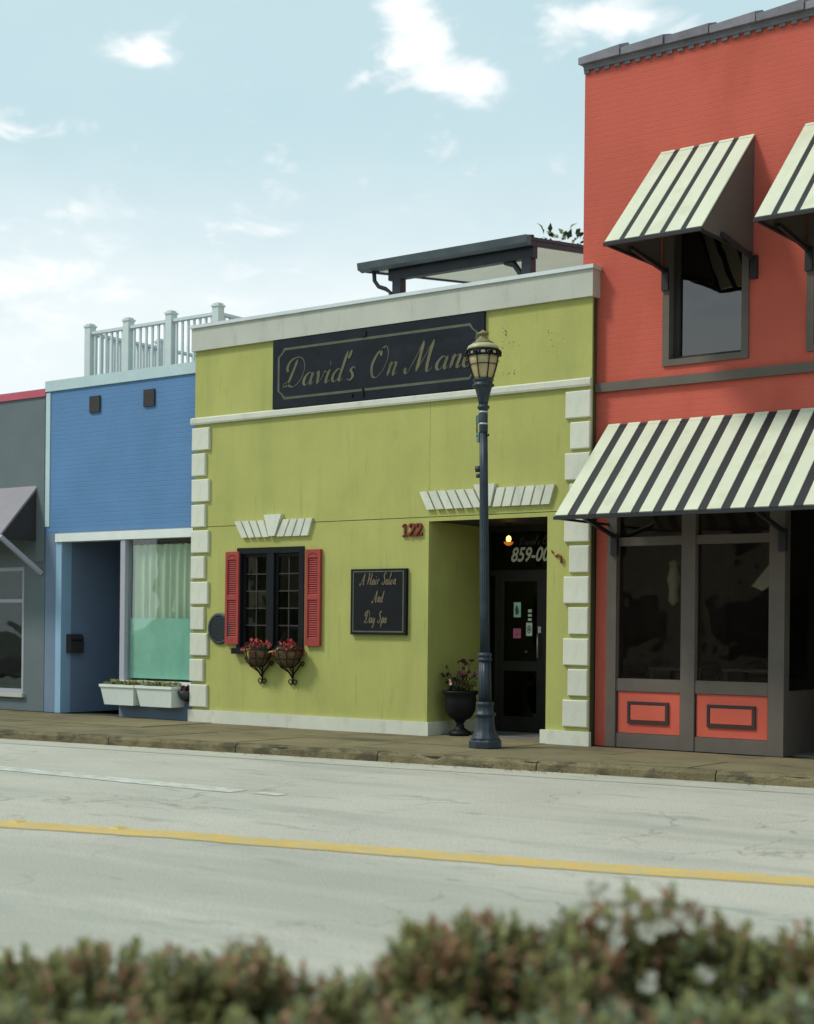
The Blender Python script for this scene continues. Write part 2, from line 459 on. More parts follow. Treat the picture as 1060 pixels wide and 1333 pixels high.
M['litter'] = mat('dry_leaf', (0.22, 0.12, 0.05), 0.8, 0.3, 8, 0.0, island=0.4)
M['reflector'] = mat('amber_road_stud', (0.62, 0.42, 0.10), 0.4, 0.1, 6, 0.0)


# ------------------------------------------------------------------ mesh helpers
class MB:
    def __init__(s):
        s.v, s.f, s.m, s.sm = [], [], [], []

    def add(s, vs_, fs, mi=0, smooth=False):
        o = len(s.v)
        s.v += [tuple(v) for v in vs_]
        s.f += [tuple(i + o for i in f) for f in fs]
        s.m += [mi] * len(fs)
        s.sm += [smooth] * len(fs)
        return s

    def box(s, x0, x1, y0, y1, z0, z1, mi=0):
        if x0 > x1: x0, x1 = x1, x0
        if y0 > y1: y0, y1 = y1, y0
        if z0 > z1: z0, z1 = z1, z0
        return s.add([(x0, y0, z0), (x1, y0, z0), (x1, y1, z0), (x0, y1, z0), (x0, y0, z1), (x1, y0, z1), (x1, y1, z1), (x0, y1, z1)],
                     [(0, 3, 2, 1), (4, 5, 6, 7), (0, 1, 5, 4), (1, 2, 6, 5), (2, 3, 7, 6), (3, 0, 4, 7)], mi)

    def cbox(s, x0, x1, y0, y1, z0, z1, c=0.012, mi=0):
        """box whose front face (y0 side) is chamfered"""
        A = [(x0, y0 + c, z0), (x1, y0 + c, z0), (x1, y0 + c, z1), (x0, y0 + c, z1)]
        B = [(x0 + c, y0, z0 + c), (x1 - c, y0, z0 + c), (x1 - c, y0, z1 - c), (x0 + c, y0, z1 - c)]
        C = [(x0, y1, z0), (x1, y1, z0), (x1, y1, z1), (x0, y1, z1)]
        v = A + B + C
        f = [(4, 5, 6, 7)]
        for i in range(4):
            j = (i + 1) % 4
            f += [(i, j, 4 + j, 4 + i), (8 + i, 8 + j, j, i)]
        f.append((11, 10, 9, 8))
        return s.add(v, f, mi)

    def prism(s, poly, y0, y1, mi=0):
        """poly in (x,z), extruded along y"""
        n = len(poly)
        v = [(p[0], y0, p[1]) for p in poly] + [(p[0], y1, p[1]) for p in poly]
        f = [tuple(range(n)), tuple(range(2 * n - 1, n - 1, -1))]
        for i in range(n):
            j = (i + 1) % n
            f.append((i, i + n, j + n, j))
        return s.add(v, f, mi)

    def prism_x(s, poly, x0, x1, mi=0):
        """poly in (y,z), extruded along x"""
        n = len(poly)
        v = [(x0, p[0], p[1]) for p in poly] + [(x1, p[0], p[1]) for p in poly]
        f = [tuple(range(n)), tuple(range(2 * n - 1, n - 1, -1))]
        for i in range(n):
            j = (i + 1) % n
            f.append((i, i + n, j + n, j))
        return s.add(v, f, mi)

    def lathe(s, c, prof, n=24, mi=0, smooth=True, flute=0, famp=0.0):
        v, f = [], []
        for (r, z) in prof:
            for i in range(n):
                a = 2 * pi * i / n
                rr = r * (1 + (famp * cos(flute * a) if flute else 0))
                v.append((c[0] + rr * cos(a), c[1] + rr * sin(a), c[2] + z))
        for k in range(len(prof) - 1):
            for i in range(n):
                j = (i + 1) % n
                f.append((k * n + i, k * n + j, (k + 1) * n + j, (k + 1) * n + i))
        s.add(v, f, mi, smooth)
        o = len(s.v) - len(v)
        s.f += [tuple(o + i for i in range(n))[::-1], tuple(o + (len(prof) - 1) * n + i for i in range(n))]
        s.m += [mi, mi]
        s.sm += [False, False]
        return s

    def tube(s, pts, r, n=8, mi=0, smooth=True):
        pts = [Vector(p) for p in pts]
        rs = r if isinstance(r, (list, tuple)) else [r] * len(pts)
        v, f = [], []
        up = None
        for i, p in enumerate(pts):
            t = (pts[min(i + 1, len(pts) - 1)] - pts[max(i - 1, 0)]).normalized()
            if up is None:
                up = t.orthogonal().normalized()
            else:
                up = (up - t * up.dot(t))
                up = up.normalized() if up.length > 1e-6 else t.orthogonal().normalized()
            w = t.cross(up)
            for k in range(n):
                a = 2 * pi * k / n
                v.append(tuple(p + (up * cos(a) + w * sin(a)) * rs[i]))
        for i in range(len(pts) - 1):
            for k in range(n):
                j = (k + 1) % n
                f.append((i * n + k, i * n + j, (i + 1) * n + j, (i + 1) * n + k))
        f += [tuple(range(n))[::-1], tuple((len(pts) - 1) * n + k for k in range(n))]
        return s.add(v, f, mi, smooth)

    def beam(s, a, b, w, h=None, mi=0):
        a, b = Vector(a), Vector(b)
        h = h or w
        t = (b - a).normalized()
        sd = t.cross(Vector((0, 0, 1)))
        sd = sd.normalized() if sd.length > 1e-4 else Vector((1, 0, 0))
        up = sd.cross(t)
        v = []
        for p in (a, b):
            for i, j in ((-1, -1), (1, -1), (1, 1), (-1, 1)):
                v.append(tuple(p + sd * i * w / 2 + up * j * h / 2))
        return s.add(v, [(0, 1, 2, 3), (7, 6, 5, 4), (0, 4, 5, 1), (1, 5, 6, 2), (2, 6, 7, 3), (3, 7, 4, 0)], mi)

    def leaf(s, p, d, up, L_, W, mi=0, fold=0.25):
        d = d.normalized()
        sd = d.cross(up)
        sd = sd.normalized() if sd.length > 1e-4 else Vector((1, 0, 0))
        n = sd.cross(d)
        a = p
        b = p + d * L_ * 0.45 + sd * W / 2 + n * W * fold
        c = p + d * L_ - n * L_ * 0.12
        e = p + d * L_ * 0.45 - sd * W / 2 + n * W * fold
        m = p + d * L_ * 0.5
        return s.add([a, b, c, e, m], [(0, 1, 4), (1, 2, 4), (2, 3, 4), (3, 0, 4)], mi, True)

    def build(s, name, mats, parent=None, kind=None, loc=None):
        me = bpy.data.meshes.new(name)
        off = Vector(loc) if loc is not None else (wloc(parent) if parent else Vector((0, 0, 0)))
        me.from_pydata([(v[0] - off.x, v[1] - off.y, v[2] - off.z) for v in s.v], [], s.f)
        ml = mats if isinstance(mats, (list, tuple)) else [mats]
        for k in ml:
            me.materials.append(M[k])
        me.polygons.foreach_set('material_index', s.m)
        me.polygons.foreach_set('use_smooth', s.sm)
        bm = bmesh.new()
        bm.from_mesh(me)
        if len(bm.faces) < 60000 and not any(x in name for x in ('foliage', 'flower', 'crown', 'leaf')):
            bmesh.ops.recalc_face_normals(bm, faces=bm.faces)
        bm.to_mesh(me)
        bm.free()
        me.update()
        o = bpy.data.objects.new(name, me)
        COL.objects.link(o)
        if parent:
            o.parent = parent
            o.location = off - wloc(parent)
        else:
            o.location = off
        W_[o.name] = off
        if kind:
            o['kind'] = kind
        return o


W_ = {}


def wloc(o):
    return W_[o.name]


def thing(name, label, cat, loc=(0, 0, 0), group=None):
    o = bpy.data.objects.new(name, None)
    o.empty_display_size = 0.2
    COL.objects.link(o)
    o.location = loc
    W_[o.name] = Vector(loc)
    tag(o, label, cat, group)
    return o


def tag(o, label, cat, group=None):
    o['label'] = label
    o['category'] = cat
    if group:
        o['group'] = group
    return o


def dup(o, loc):
    """copy of a part (sharing mesh data) at another world place, same parent"""
    c = o.copy()
    COL.objects.link(c)
    if o.parent:
        c.parent = o.parent
        c.location = Vector(loc) - wloc(o.parent)
    else:
        c.location = loc
    W_[c.name] = Vector(loc)
    return c


def wall_mb(x0, x1, z0, z1, y0, y1, ops=()):
    """wall slab with rectangular openings (ox0,ox1,oz0,oz1), no hidden seams"""
    xs = sorted({x0, x1, *[v for o in ops for v in o[:2] if x0 < v < x1]})
    zs = sorted({z0, z1, *[v for o in ops for v in o[2:] if z0 < v < z1]})
    nx, nz = len(xs) - 1, len(zs) - 1

    def solid(i, k):
        if i < 0 or k < 0 or i >= nx or k >= nz:
            return False
        cx, cz = (xs[i] + xs[i + 1]) / 2, (zs[k] + zs[k + 1]) / 2
        return not any(o[0] < cx < o[1] and o[2] < cz < o[3] for o in ops)
    b = MB()
    for i in range(nx):
        for k in range(nz):
            if not solid(i, k):
                continue
            a, c, e, g = xs[i], xs[i + 1], zs[k], zs[k + 1]
            b.add([(a, y0, e), (c, y0, e), (c, y0, g), (a, y0, g)], [(0, 1, 2, 3)])
            b.add([(a, y1, e), (c, y1, e), (c, y1, g), (a, y1, g)], [(3, 2, 1, 0)])
            if not solid(i - 1, k): b.add([(a, y0, e), (a, y1, e), (a, y1, g), (a, y0, g)], [(3, 2, 1, 0)])
            if not solid(i + 1, k): b.add([(c, y0, e), (c, y1, e), (c, y1, g), (c, y0, g)], [(0, 1, 2, 3)])
            if not solid(i, k - 1): b.add([(a, y0, e), (c, y0, e), (c, y1, e), (a, y1, e)], [(3, 2, 1, 0)])
            if not solid(i, k + 1): b.add([(a, y0, g), (c, y0, g), (c, y1, g), (a, y1, g)], [(0, 1, 2, 3)])
    # weld
    return b


# ------------------------------------------------------------------ lettering
def catmull(pts, n=8):
    P = [Vector((p[0], p[1])) for p in pts]
    if len(P) == 2:
        return [P[0].lerp(P[1], i / n) for i in range(n + 1)]
    P = [P[0] * 2 - P[1]] + P + [P[-1] * 2 - P[-2]]
    out = []
    for i in range(1, len(P) - 2):
        for k in range(n):
            t = k / n
            a, b, c, d = P[i - 1], P[i], P[i + 1], P[i + 2]
            out.append(0.5 * ((2 * b) + (c - a) * t + (2 * a - 5 * b + 4 * c - d) * t * t + (3 * b - a - 3 * c + d) * t ** 3))
    out.append(P[-2])
    return out


GL = {
    'a': (.50, [[(.34, .36), (.2, .42), (.06, .28), (.04, .1), (.14, 0), (.27, .1), (.35, .32)], [(.37, .42), (.33, .14), (.38, .01), (.48, .1)]]),
    'v': (.44, [[(.0, .34), (.08, .42), (.13, .26), (.15, 0)], [(.15, 0), (.3, .18), (.35, .38), (.43, .38)]]),
    'i': (.30, [[(.02, .32), (.11, .42), (.07, .12), (.12, 0), (.24, .1)], [(.13, .56), (.09, .72)]]),
    'd': (.50, [[(.34, .36), (.2, .42), (.06, .28), (.04, .1), (.14, 0), (.27, .1), (.35, .34)], [(.44, .98), (.37, .45), (.33, .12), (.38, .01), (.48, .1)]]),
    's': (.36, [[(.30, .36), (.2, .43), (.11, .34), (.2, .22), (.25, .1), (.14, 0), (.02, .07)]]),
    'n': (.48, [[(.02, .34), (.10, .42), (.06, 0)], [(.07, .05), (.12, .30), (.24, .42), (.33, .37), (.30, .1), (.35, 0), (.45, .1)]]),
    'e': (.36, [[(.05, .18), (.24, .24), (.27, .37), (.17, .42), (.05, .28), (.05, .08), (.16, 0), (.32, .12)]]),
    'r': (.38, [[(.02, .34), (.10, .42), (.06, 0)], [(.07, .12), (.15, .36), (.24, .43), (.34, .36)]]),
    'l': (.25, [[(.05, .2), (.2, .7), (.2, .98), (.12, .8), (.07, .12), (.12, 0), (.24, .1)]]),
    'o': (.42, [[(.22, .42), (.07, .3), (.05, .08), (.16, 0), (.31, .12), (.32, .34), (.22, .42), (.3, .36), (.42, .38)]]),
    'y': (.44, [[(.02, .34), (.10, .42), (.08, .12), (.16, .0), (.28, .12), (.35, .4)], [(.37, .42), (.30, -.1), (.18, -.4), (.02, -.32)]]),
    'p': (.44, [[(.02, .34), (.12, .44), (.02, -.42)], [(.08, .25), (.22, .42), (.34, .32), (.30, .08), (.18, 0), (.07, .07)]]),
    "'": (.14, [[(.1, 1.0), (.04, .72)]]),
    'D': (.86, [[(.40, .92), (.30, .45), (.18, .08), (.04, .02), (.02, .12), (.14, .15), (.3, .03), (.5, 0), (.72, .2), (.80, .55), (.66, .88), (.4, 1.0), (.12, .9), (.02, .68), (.10, .52)]]),
    'O': (.84, [[(.5, .95), (.22, .78), (.08, .4), (.2, .06), (.42, 0), (.66, .28), (.72, .7), (.54, .98), (.36, .86), (.40, .68)]]),
    'M': (1.10, [[(-.06, .2), (-.02, .04), (.08, .04), (.26, .5), (.42, 1.0)], [(.42, 1.0), (.42, .5), (.40, .03)], [(.40, .03), (.62, .55), (.80, 1.0)], [(.80, 1.0), (.76, .5), (.78, .08), (.86, 0), (.98, .12)]]),
    'A': (.66, [[(-.16, .12), (-.14, -.04), (-.02, -.02), (.22, .45), (.46, .98)], [(.46, .98), (.44, .5), (.44, .06), (.50, 0), (.60, .10)], [(.16, .36), (.46, .36)]]),
    'H': (.74, [[(-.02, .82), (.16, .98), (.12, .5), (.04, 0)], [(.62, .98), (.54, .5), (.50, .06), (.56, 0), (.66, .1)], [(.06, .48), (.56, .50)]]),
    'S': (.60, [[(.50, .82), (.40, .98), (.22, .88), (.22, .64), (.40, .42), (.38, .12), (.18, 0), (.0, .12), (.04, .26)]]),
    ' ': (.40, []),
}


def script(b, text, x, z, size, y, cond=1.0, slant=0.30, thin=0.018, thick=0.085, mi=0, dx=0.0):
    """ribbon calligraphy in the xz plane, facing -y; returns end x"""
    for ch in text:
        adv, strokes = GL[ch]
        for st in strokes:
            P = catmull(st)
            L_, R_ = [], []
            for i, p in enumerate(P):
                t = (P[min(i + 1, len(P) - 1)] - P[max(i - 1, 0)])
                if t.length < 1e-6:
                    continue
                t.normalize()
                e = min(1.0, min(i, len(P) - 1 - i) / 3 + 0.35)
                w = (thin + (thick - thin) * max(0.0, -t.y * 0.9 + abs(t.y) * 0.1) ** 1.2) * e * 0.5
                n = Vector((-t.y, t.x))
                for q, arr in ((p + n * w, L_), (p - n * w, R_)):
                    arr.append((x + (q.x * cond + q.y * slant) * size, y, z + q.y * size))
            k = len(L_)
            for i in range(k - 1):
                # tiny depth offsets keep crossing strokes from sharing a plane
                b.add([L_[i], L_[i + 1], R_[i + 1], R_[i]], [(0, 1, 2, 3)], mi)
            y -= 0.0004
        x += (adv * cond + dx) * size
    return x


def text_obj(name, txt, x, z, size, y, material, parent, ext=0.004, bold=0.0, shear=0.0, sx=1.0):
    cu = bpy.data.curves.new(name, 'FONT')
    cu.body = txt
    cu.size = size
    cu.extrude = ext
    cu.offset = bold
    cu.shear = shear
    cu.resolution_u = 4
    t = bpy.data.objects.new(name, cu)
    COL.objects.link(t)
    dg = bpy.context.evaluated_depsgraph_get()
    me = bpy.data.meshes.new_from_object(t.evaluated_get(dg))
    bpy.data.objects.remove(t)
    me.transform(Matrix.Translation(Vector((x, y, z)) - (wloc(parent) if parent else Vector())) @ Matrix.Rotation(pi / 2, 4, 'X') @ Matrix.Diagonal((sx, 1, 1, 1)))
    me.materials.clear()
    me.materials.append(M[material])
    o = bpy.data.objects.new(name, me)
    COL.objects.link(o)
    if parent:
        o.parent = parent
    W_[o.name] = wloc(parent) if parent else Vector()
    return o


# ------------------------------------------------------------------ ground, road, sidewalk
WZ = 0.12            # sidewalk level


def kerb_y(x):
    return -2.60 + 0.118 * (x + 10.65)


b = MB()
b.add([(-900, -900, -0.03), (900, -900, -0.03), (900, 900, -0.03), (-900, 900, -0.03)], [(0, 1, 2, 3)])
b.build('ground', 'ground', kind='structure')


def strip(name, pts_top, pts_bot, z, material, kind='structure', parent=None):
    b = MB()
    n = len(pts_top)
    b.add([(p[0], p[1], z) for p in pts_bot] + [(p[0], p[1], z) for p in pts_top],
          [(i, i + 1, n + i + 1, n + i) for i in range(n - 1)])
    return b.build(name, material, parent, kind=kind)


xs = [-120, -60, -30, -20, -10, 0, 20, 60]
strip('road', [(x, kerb_y(x) + 0.05) for x in xs], [(x, -12.9 + 0.09 * (x + 2.3)) for x in xs], 0.0, 'road')
# concrete gutter pan next to the kerb, with an uneven outer edge
gx = [-40 + i * 0.5 for i in range(90)]
strip('gutter', [(x, kerb_y(x) + 0.03) for x in gx],
      [(x, kerb_y(x) - 0.62 - 0.10 * mnoise.noise(Vector((x * 0.5, 0, 3)))) for x in gx], 0.004, 'gutter')
# yellow centre line and the white lane line
YL = [(-40, -16.8), (-20, -11.75), (-10.22, -9.22), (-8.44, -8.70), (-6.71, -8.33), (-5.16, -8.00), (-3.91, -7.64), (0, -6.7), (10, -4.3)]


def interp(tab, x):
    for (a, c), (d, e) in zip(tab, tab[1:]):
        if x <= d:
            return c + (e - c) * (x - a) / (d - a)
    return tab[-1][1]


lx = [-24 + i * 0.12 for i in range(220)]


def jag(x, k, a=0.028):
    return a * mnoise.noise(Vector((x * 6, k, 0))) + a * mnoise.noise(Vector((x * 1.5, k, 4)))


strip('yellow_line', [(x, interp(YL, x) - 0.02 + jag(x, 1)) for x in lx], [(x, interp(YL, x) - 0.40 + jag(x, 2)) for x in lx], 0.005, 'yellow')
wx = [-22 + i * 0.1 for i in range(118)]
strip('white_line', [(x, -6.13 + jag(x, 7, .02)) for x in wx], [(x, -6.44 + jag(x, 9, .03)) for x in wx], 0.005, 'white_paint')
wx = [-10.08 + i * 0.08 for i in range(5)]
strip('white_line', [(x, -6.17 + jag(x, 7, .03)) for x in wx], [(x, -6.34 + jag(x, 9, .03)) for x in wx], 0.005, 'white_paint')

# sidewalk: base sheet, cast slabs with joints, kerb stones
b = MB()
for (xa, xb) in zip(xs, xs[1:]):
    v = [(xa, kerb_y(xa) + 0.02, 0.02), (xb, kerb_y(xb) + 0.02, 0.02), (xb, 0.6, 0.02), (xa, 0.6, 0.02)]
    v += [(p[0], p[1], WZ - 0.014) for p in v]
    b.add(v, [(0, 3, 2, 1), (4, 5, 6, 7), (0, 1, 5, 4), (1, 2, 6, 5), (2, 3, 7, 6), (3, 0, 4, 7)])
walk = b.build('sidewalk', 'mortar', kind='structure')
rs = random.Random(4)
JX = [-30.4 + 1.52 * i for i in range(19)]
for i, xa in enumerate(JX[:-1]):
    xb = JX[i + 1]
    g = 0.008
    for r in range(2):
        def yy(x, t):
            return (kerb_y(x) + 0.20) * (1 - t) + 0.0 * t
        t0, t1 = (0.0, 0.5) if r == 0 else (0.5, 1.0)
        dz = rs.uniform(-0.004, 0.004)
        q = [(xa + g, yy(xa, t0) + g), (xb - g, yy(xb, t0) + g), (xb - g, yy(xb, t1) - g + (0.0 if r == 0 else 0.01)), (xa + g, yy(xa, t1) - g + (0.0 if r == 0 else 0.01))]
        v = [(p[0], p[1], WZ - 0.06) for p in q] + [(p[0], p[1], WZ + dz + rs.uniform(-.002, .002)) for p in q]
        MB().add(v, [(0, 3, 2, 1), (4, 5, 6, 7), (0, 1, 5, 4), (1, 2, 6, 5), (2, 3, 7, 6), (3, 0, 4, 7)]).build('slab', 'walk', walk)
kx = -30.3
while kx < -3:
    kb = kx + 2.1
    b = MB()
    n = 26
    rows = []
    for j in range(n + 1):
        x = kx + 0.008 + (2.1 - 0.016) * j / n
        y = kerb_y(x)
        e = 0.012 * mnoise.noise(Vector((x * 5, 1, 0))) + 0.012 * mnoise.noise(Vector((x * 13, 2, 0)))
        chip = max(0, mnoise.noise(Vector((x * 2.3, 9, 0))) - 0.25) * 0.10
        rows.append([(x, y - 0.005 + e, -0.02), (x, y + e, WZ - 0.035 - chip), (x, y + 0.03 + e + chip * .5, WZ + 0.003 - chip * 0.4),
                     (x, y + 0.195, WZ + 0.003), (x, y + 0.195, -0.02)])
    v = [p for r in rows for p in r]
    f = []
    for j in range(n):
        for k in range(4):
            f.append((j * 5 + k, (j + 1) * 5 + k, (j + 1) * 5 + k + 1, j * 5 + k + 1))
    f += [(0, 1, 2, 3, 4), tuple(n * 5 + k for k in (4, 3, 2, 1, 0))]
    b.add(v, f)
    b.build('kerb_stone', 'kerb', walk)
    kx = kb

# planting bed on the near side
b = MB()
b.prism_x([(-40, -0.02), (-13.15, -0.02), (-13.15, 0.10), (-40, 0.10)], -60, 40)
b.build('planting_bed', 'bed', kind='structure')


# ------------------------------------------------------------------ GREEN SALON BUILDING
GX0, GX1 = -17.20, -10.04
g = thing('salon_building', 'low yellow-green stucco salon building with white quoins and pale cornice', 'building', (-13.6, 0, WZ))
WIN = (-16.25, -14.90, 1.27, 2.82)
DOR = (-12.62, -10.69, WZ, 3.11)
DEP = 1.35
# core wall behind the stucco (dark joints)
wall_mb(GX0 + .01, GX1 - .01, WZ, 5.98, 0.03, 0.28, [WIN, (-12.65, -10.66, WZ, 3.14)]).build('wall', 'backing', g)
J = 0.005
wall_mb(GX0, -12.62 - J, WZ, 3.165, 0.0, 0.03, [WIN]).build('stucco_panel', 'stucco', g)
wall_mb(-12.62 - J, GX1, WZ, 3.165, 0.0, 0.03, [(-12.63, DOR[1], DOR[2], DOR[3])]).build('stucco_panel', 'stucco', g)
J = 0.0022
wall_mb(GX0, -12.62 - J, 3.175, 4.80, 0.0, 0.03).build('stucco_panel', 'stucco', g)
wall_mb(-12.62 + J, GX1, 3.175, 4.80, 0.0, 0.03).build('stucco_panel', 'stucco', g)
wall_mb(GX0, -12.62 - J, 4.80 + J, 5.98, 0.0, 0.03).build('stucco_panel', 'stucco', g)
wall_mb(-12.62 + J, GX1, 4.80 + J, 5.98, 0.0, 0.03).build('stucco_panel', 'stucco', g)
# sides, back, roof
MB().box(GX0, GX0 + .25, 0.28, 11.75, WZ, 5.9).box(GX1 - .25, GX1, 0.28, 11.75, WZ, 5.9).box(GX0, GX1, 11.75, 12, WZ, 5.9).build('side_wall', 'stucco', g)
MB().box(GX0 + .25, GX1 - .25, 0.281, 11.749, 5.45, 5.6).build('roof', 'roof_bounce', g)
MB().box(GX0 + .25, GX1 - .25, 0.281, 11.749, WZ - .05, WZ + .02).build('floor', 'dark_int', g)
MB().box(GX0 + .26, -13.0, 2.4, 2.5, WZ + .021, 5.449).box(-13.0, GX1 - .251, 4.2, 4.3, WZ + .021, 5.449).build('inner_wall', 'dark_int', g)
# cornice and belt moulding
MB().box(GX0 - .04, GX1 + .03, -0.055, 0.34, 5.93, 6.285).build('cornice', 'cornice', g)
MB().box(GX0 - .06, GX1 + .05, -0.085, 0.37, 6.285, 6.335).build('cap_flashing', 'cap_metal', g)
b = MB()
b.prism_x([(-0.001, 4.775), (-0.045, 4.775), (-0.055, 4.80), (-0.055, 4.865), (-0.03, 4.885), (-0.001, 4.885)], GX0 - .05, GX1 + .005)
b.build('belt_moulding', 'white_trim', g)
# base trim
MB().box(GX0 - .05, -12.62 + .045, -0.045, -0.001, WZ - .02, 0.31).build('base_trim', 'white_trim', g)
MB().box(-12.619, -12.575, 0.001, DEP - .01, WZ - .02, 0.31).build('base_trim', 'white_trim', g)
MB().box(-10.74, GX1 + .04, -0.06, -0.001, WZ - .02, 0.30).build('base_trim', 'white_trim', g)
# quoins: two meshes shared
qb = MB().cbox(-.19, .19, -.045, -.001, -.176, .176, .012).build('quoin', 'white_trim', g, loc=(0, 0, 0))
qs = MB().cbox(-.15, .15, -.045, -.001, -.176, .176, .012).build('quoin', 'white_trim', g, loc=(0, 0, 0))
first = {0: True, 1: True}
for side in (0, 1):
    for i in range(11):
        z = 4.545 - i * 0.4015
        big = i % 2 == 0
        hw = .19 if big else .15
        x = (GX0 - .03 + hw) if side == 0 else (GX1 + .005 - hw)
        src = qb if big else qs
        k = 0 if big else 1
        if first[k]:
            src.location = Vector((x, 0, z)) - wloc(g)
            first[k] = False
        else:
            dup(src, (x + rs.uniform(-.004, .004), 0, z + rs.uniform(-.004, .004)))


def voussoirs(xt0, xt1, xb0, xb1, zt, zb, kt0, kt1, kb0, kb1, kzt, n):
    for (a0, a1, b0, b1) in ((xt0, kt0, xb0, kb0), (kt1, xt1, kb1, xb1)):
        for i in range(n):
            p0, p1 = i / n, (i + 1) / n
            gp = 0.014
            t0, t1 = a0 + (a1 - a0) * p0 + gp, a0 + (a1 - a0) * p1 - gp
            u0, u1 = b0 + (b1 - b0) * p0 + gp, b0 + (b1 - b0) * p1 - gp
            MB().prism([(u0, zb), (u1, zb), (t1, zt), (t0, zt)], -0.045, -0.001).build('voussoir', 'white_trim', g)
    MB().prism([(kb0 + .01, zb + .01), (kb1 - .01, zb + .01), (kt1 - .01, kzt), (kt0 + .01, kzt)], -0.065, -0.001).build('keystone', 'white_trim', g)


voussoirs(-16.31, -14.71, -16.15, -14.80, 3.23, 2.975, -15.68, -15.31, -15.58, -15.44, 3.31, 4)
voussoirs(-12.78, -10.55, -12.65, -10.63, 3.525, 3.27, -11.85, -11.48, -11.70, -11.55, 3.58, 6)

# window: frame, casements, muntins, panes
wf = MB()
x0, x1, z0, z1 = WIN
wf.box(x0, x0 + .09, -0.02, .12, z0, z1).box(x1 - .09, x1, -0.02, .12, z0, z1).box(x0 + .09, x1 - .09, -0.02, .12, z1 - .09, z1)
wf.box(-15.64, -15.50, -0.015, .10, z0 + .05, z1 - .09)
wf.box(x0 + .09, x1 - .09, 0.0, .12, z0, z0 + .06)
wfo = wf.build('window', 'black', g)
MB().box(x0 - .03, x1 + .03, -0.10, -0.021, z0 - .07, z0 + .02).build('sill', 'black', wfo)
for (a, c) in ((x0 + .09, -15.64), (-15.50, x1 - .09)):
    b = MB()
    b.box(a, a + .05, .03, .09, z0 + .06, z1 - .09).box(c - .05, c, .03, .09, z0 + .06, z1 - .09)
    b.box(a + .05, c - .05, .03, .09, z0 + .06, z0 + .11).box(a + .05, c - .05, .03, .09, z1 - .14, z1 - .09)
    b.build('casement', 'black', wfo)
    m = MB()
    ia, ic, iz0, iz1 = a + .05, c - .05, z0 + .11, z1 - .14
    xm = (ia + ic) / 2
    m.box(xm - .009, xm + .009, .045, .075, iz0, iz1)
    for k in range(1, 5):
        zz = iz0 + (iz1 - iz0) * k / 5
        m.box(ia, xm - .0092, .046, .074, zz - .009, zz + .009).box(xm + .0092, ic, .046, .074, zz - .009, zz + .009)
    m.build('muntin', 'taupe_dark', wfo)
    for cx0, cx1 in ((ia, xm - .009), (xm + .009, ic)):
        for k in range(5):
            za, zb = iz0 + (iz1 - iz0) * k / 5 + .009, iz0 + (iz1 - iz0) * (k + 1) / 5 - .009
            if k == 0: za = iz0
            if k == 4: zb = iz1
            t = rs.uniform(-.004, .004)
            u = rs.uniform(-.003, .003)
            MB().add([(cx0, .060 + t, za), (cx1, .060 - t, za), (cx1, .060 - t + u, zb), (cx0, .060 + t + u, zb)], [(0, 1, 2, 3)]).build('pane', 'glass', wfo)
# shutters
for (sa, sb) in ((-16.46, -16.185), (-14.835, -14.555)):
    za, zb = 1.345, 2.765
    s = MB()
    st = .045
    s.box(sa, sa + st, -.055, -.004, za, zb).box(sb - st, sb, -.055, -.004, za, zb)
    s.box(sa + st, sb - st, -.052, -.004, za, za + .11).box(sa + st, sb - st, -.052, -.004, zb - .12, zb)
    zm = 2.06
    s.box(sa + st, sb - st, -.052, -.004, zm - .035, zm + .035)
    s.box(sa + st, sb - st, -.020, -.006, za + .11, zm - .035).box(sa + st, sb - st, -.020, -.006, zm + .035, zb - .12)
    so = s.build('shutter', 'shutter', g)
    l = MB()
    for (a, c) in ((za + .11, zm - .035), (zm + .035, zb - .12)):
        n = int((c - a) / .032)
        for k in range(n):
            z = a + (k + .5) * (c - a) / n
            l.add([(sa + st, -.046, z - .014), (sb - st, -.046, z - .014), (sb - st, -.024, z + .012), (sa + st, -.024, z + .012),
                   (sa + st, -.043, z - .017), (sb - st, -.043, z - .017), (sb - st, -.021, z + .009), (sa + st, -.021, z + .009)],
                  [(0, 1, 2, 3), (7, 6, 5, 4), (0, 4, 5, 1)])
    l.build('louvre', 'shutter', so)
    # little cut arch at the head
    a = MB()
    xc = (sa + sb) / 2
    a.tube([(xc - .075, -.053, zb - .085), (xc - .05, -.053, zb - .06), (xc, -.053, zb - .05), (xc + .05, -.053, zb - .06), (xc + .075, -.053, zb - .085)], .006, 5)
    a.build('arch_groove', 'taupe_dark', so)
# round vent beside the left shutter
b = MB()
rim = [(.245, 0), (.245, .03), (.225, .045), (.20, .045), (.195, .02)]


def disc_y(b, c, prof, n=32, mi=0):
    v, f = [], []
    for (r, d) in prof:
        for i in range(n):
            a = 2 * pi * i / n
            v.append((c[0] + r * cos(a), c[1] - d, c[2] + r * sin(a)))
    for k in range(len(prof) - 1):
        for i in range(n):
            j = (i + 1) % n
            f.append((k * n + i, k * n + j, (k + 1) * n + j, (k + 1) * n + i))
    f.append(tuple((len(prof) - 1) * n + i for i in range(n)))
    b.add(v, f, mi, False)


disc_y(b, (-16.60, 0, 1.585), rim)
vo = b.build('round_vent', 'vent_grey', g)
b = MB()
for k in range(9):
    z = 1.585 - .16 + k * .04
    hw = math.sqrt(max(0.0, .19 ** 2 - (z - 1.585) ** 2))
    b.box(-16.60 - hw, -16.60 + hw, -.040, -.022, z - .012, z + .012)
b.build('vent_slat', 'vent_face', vo)
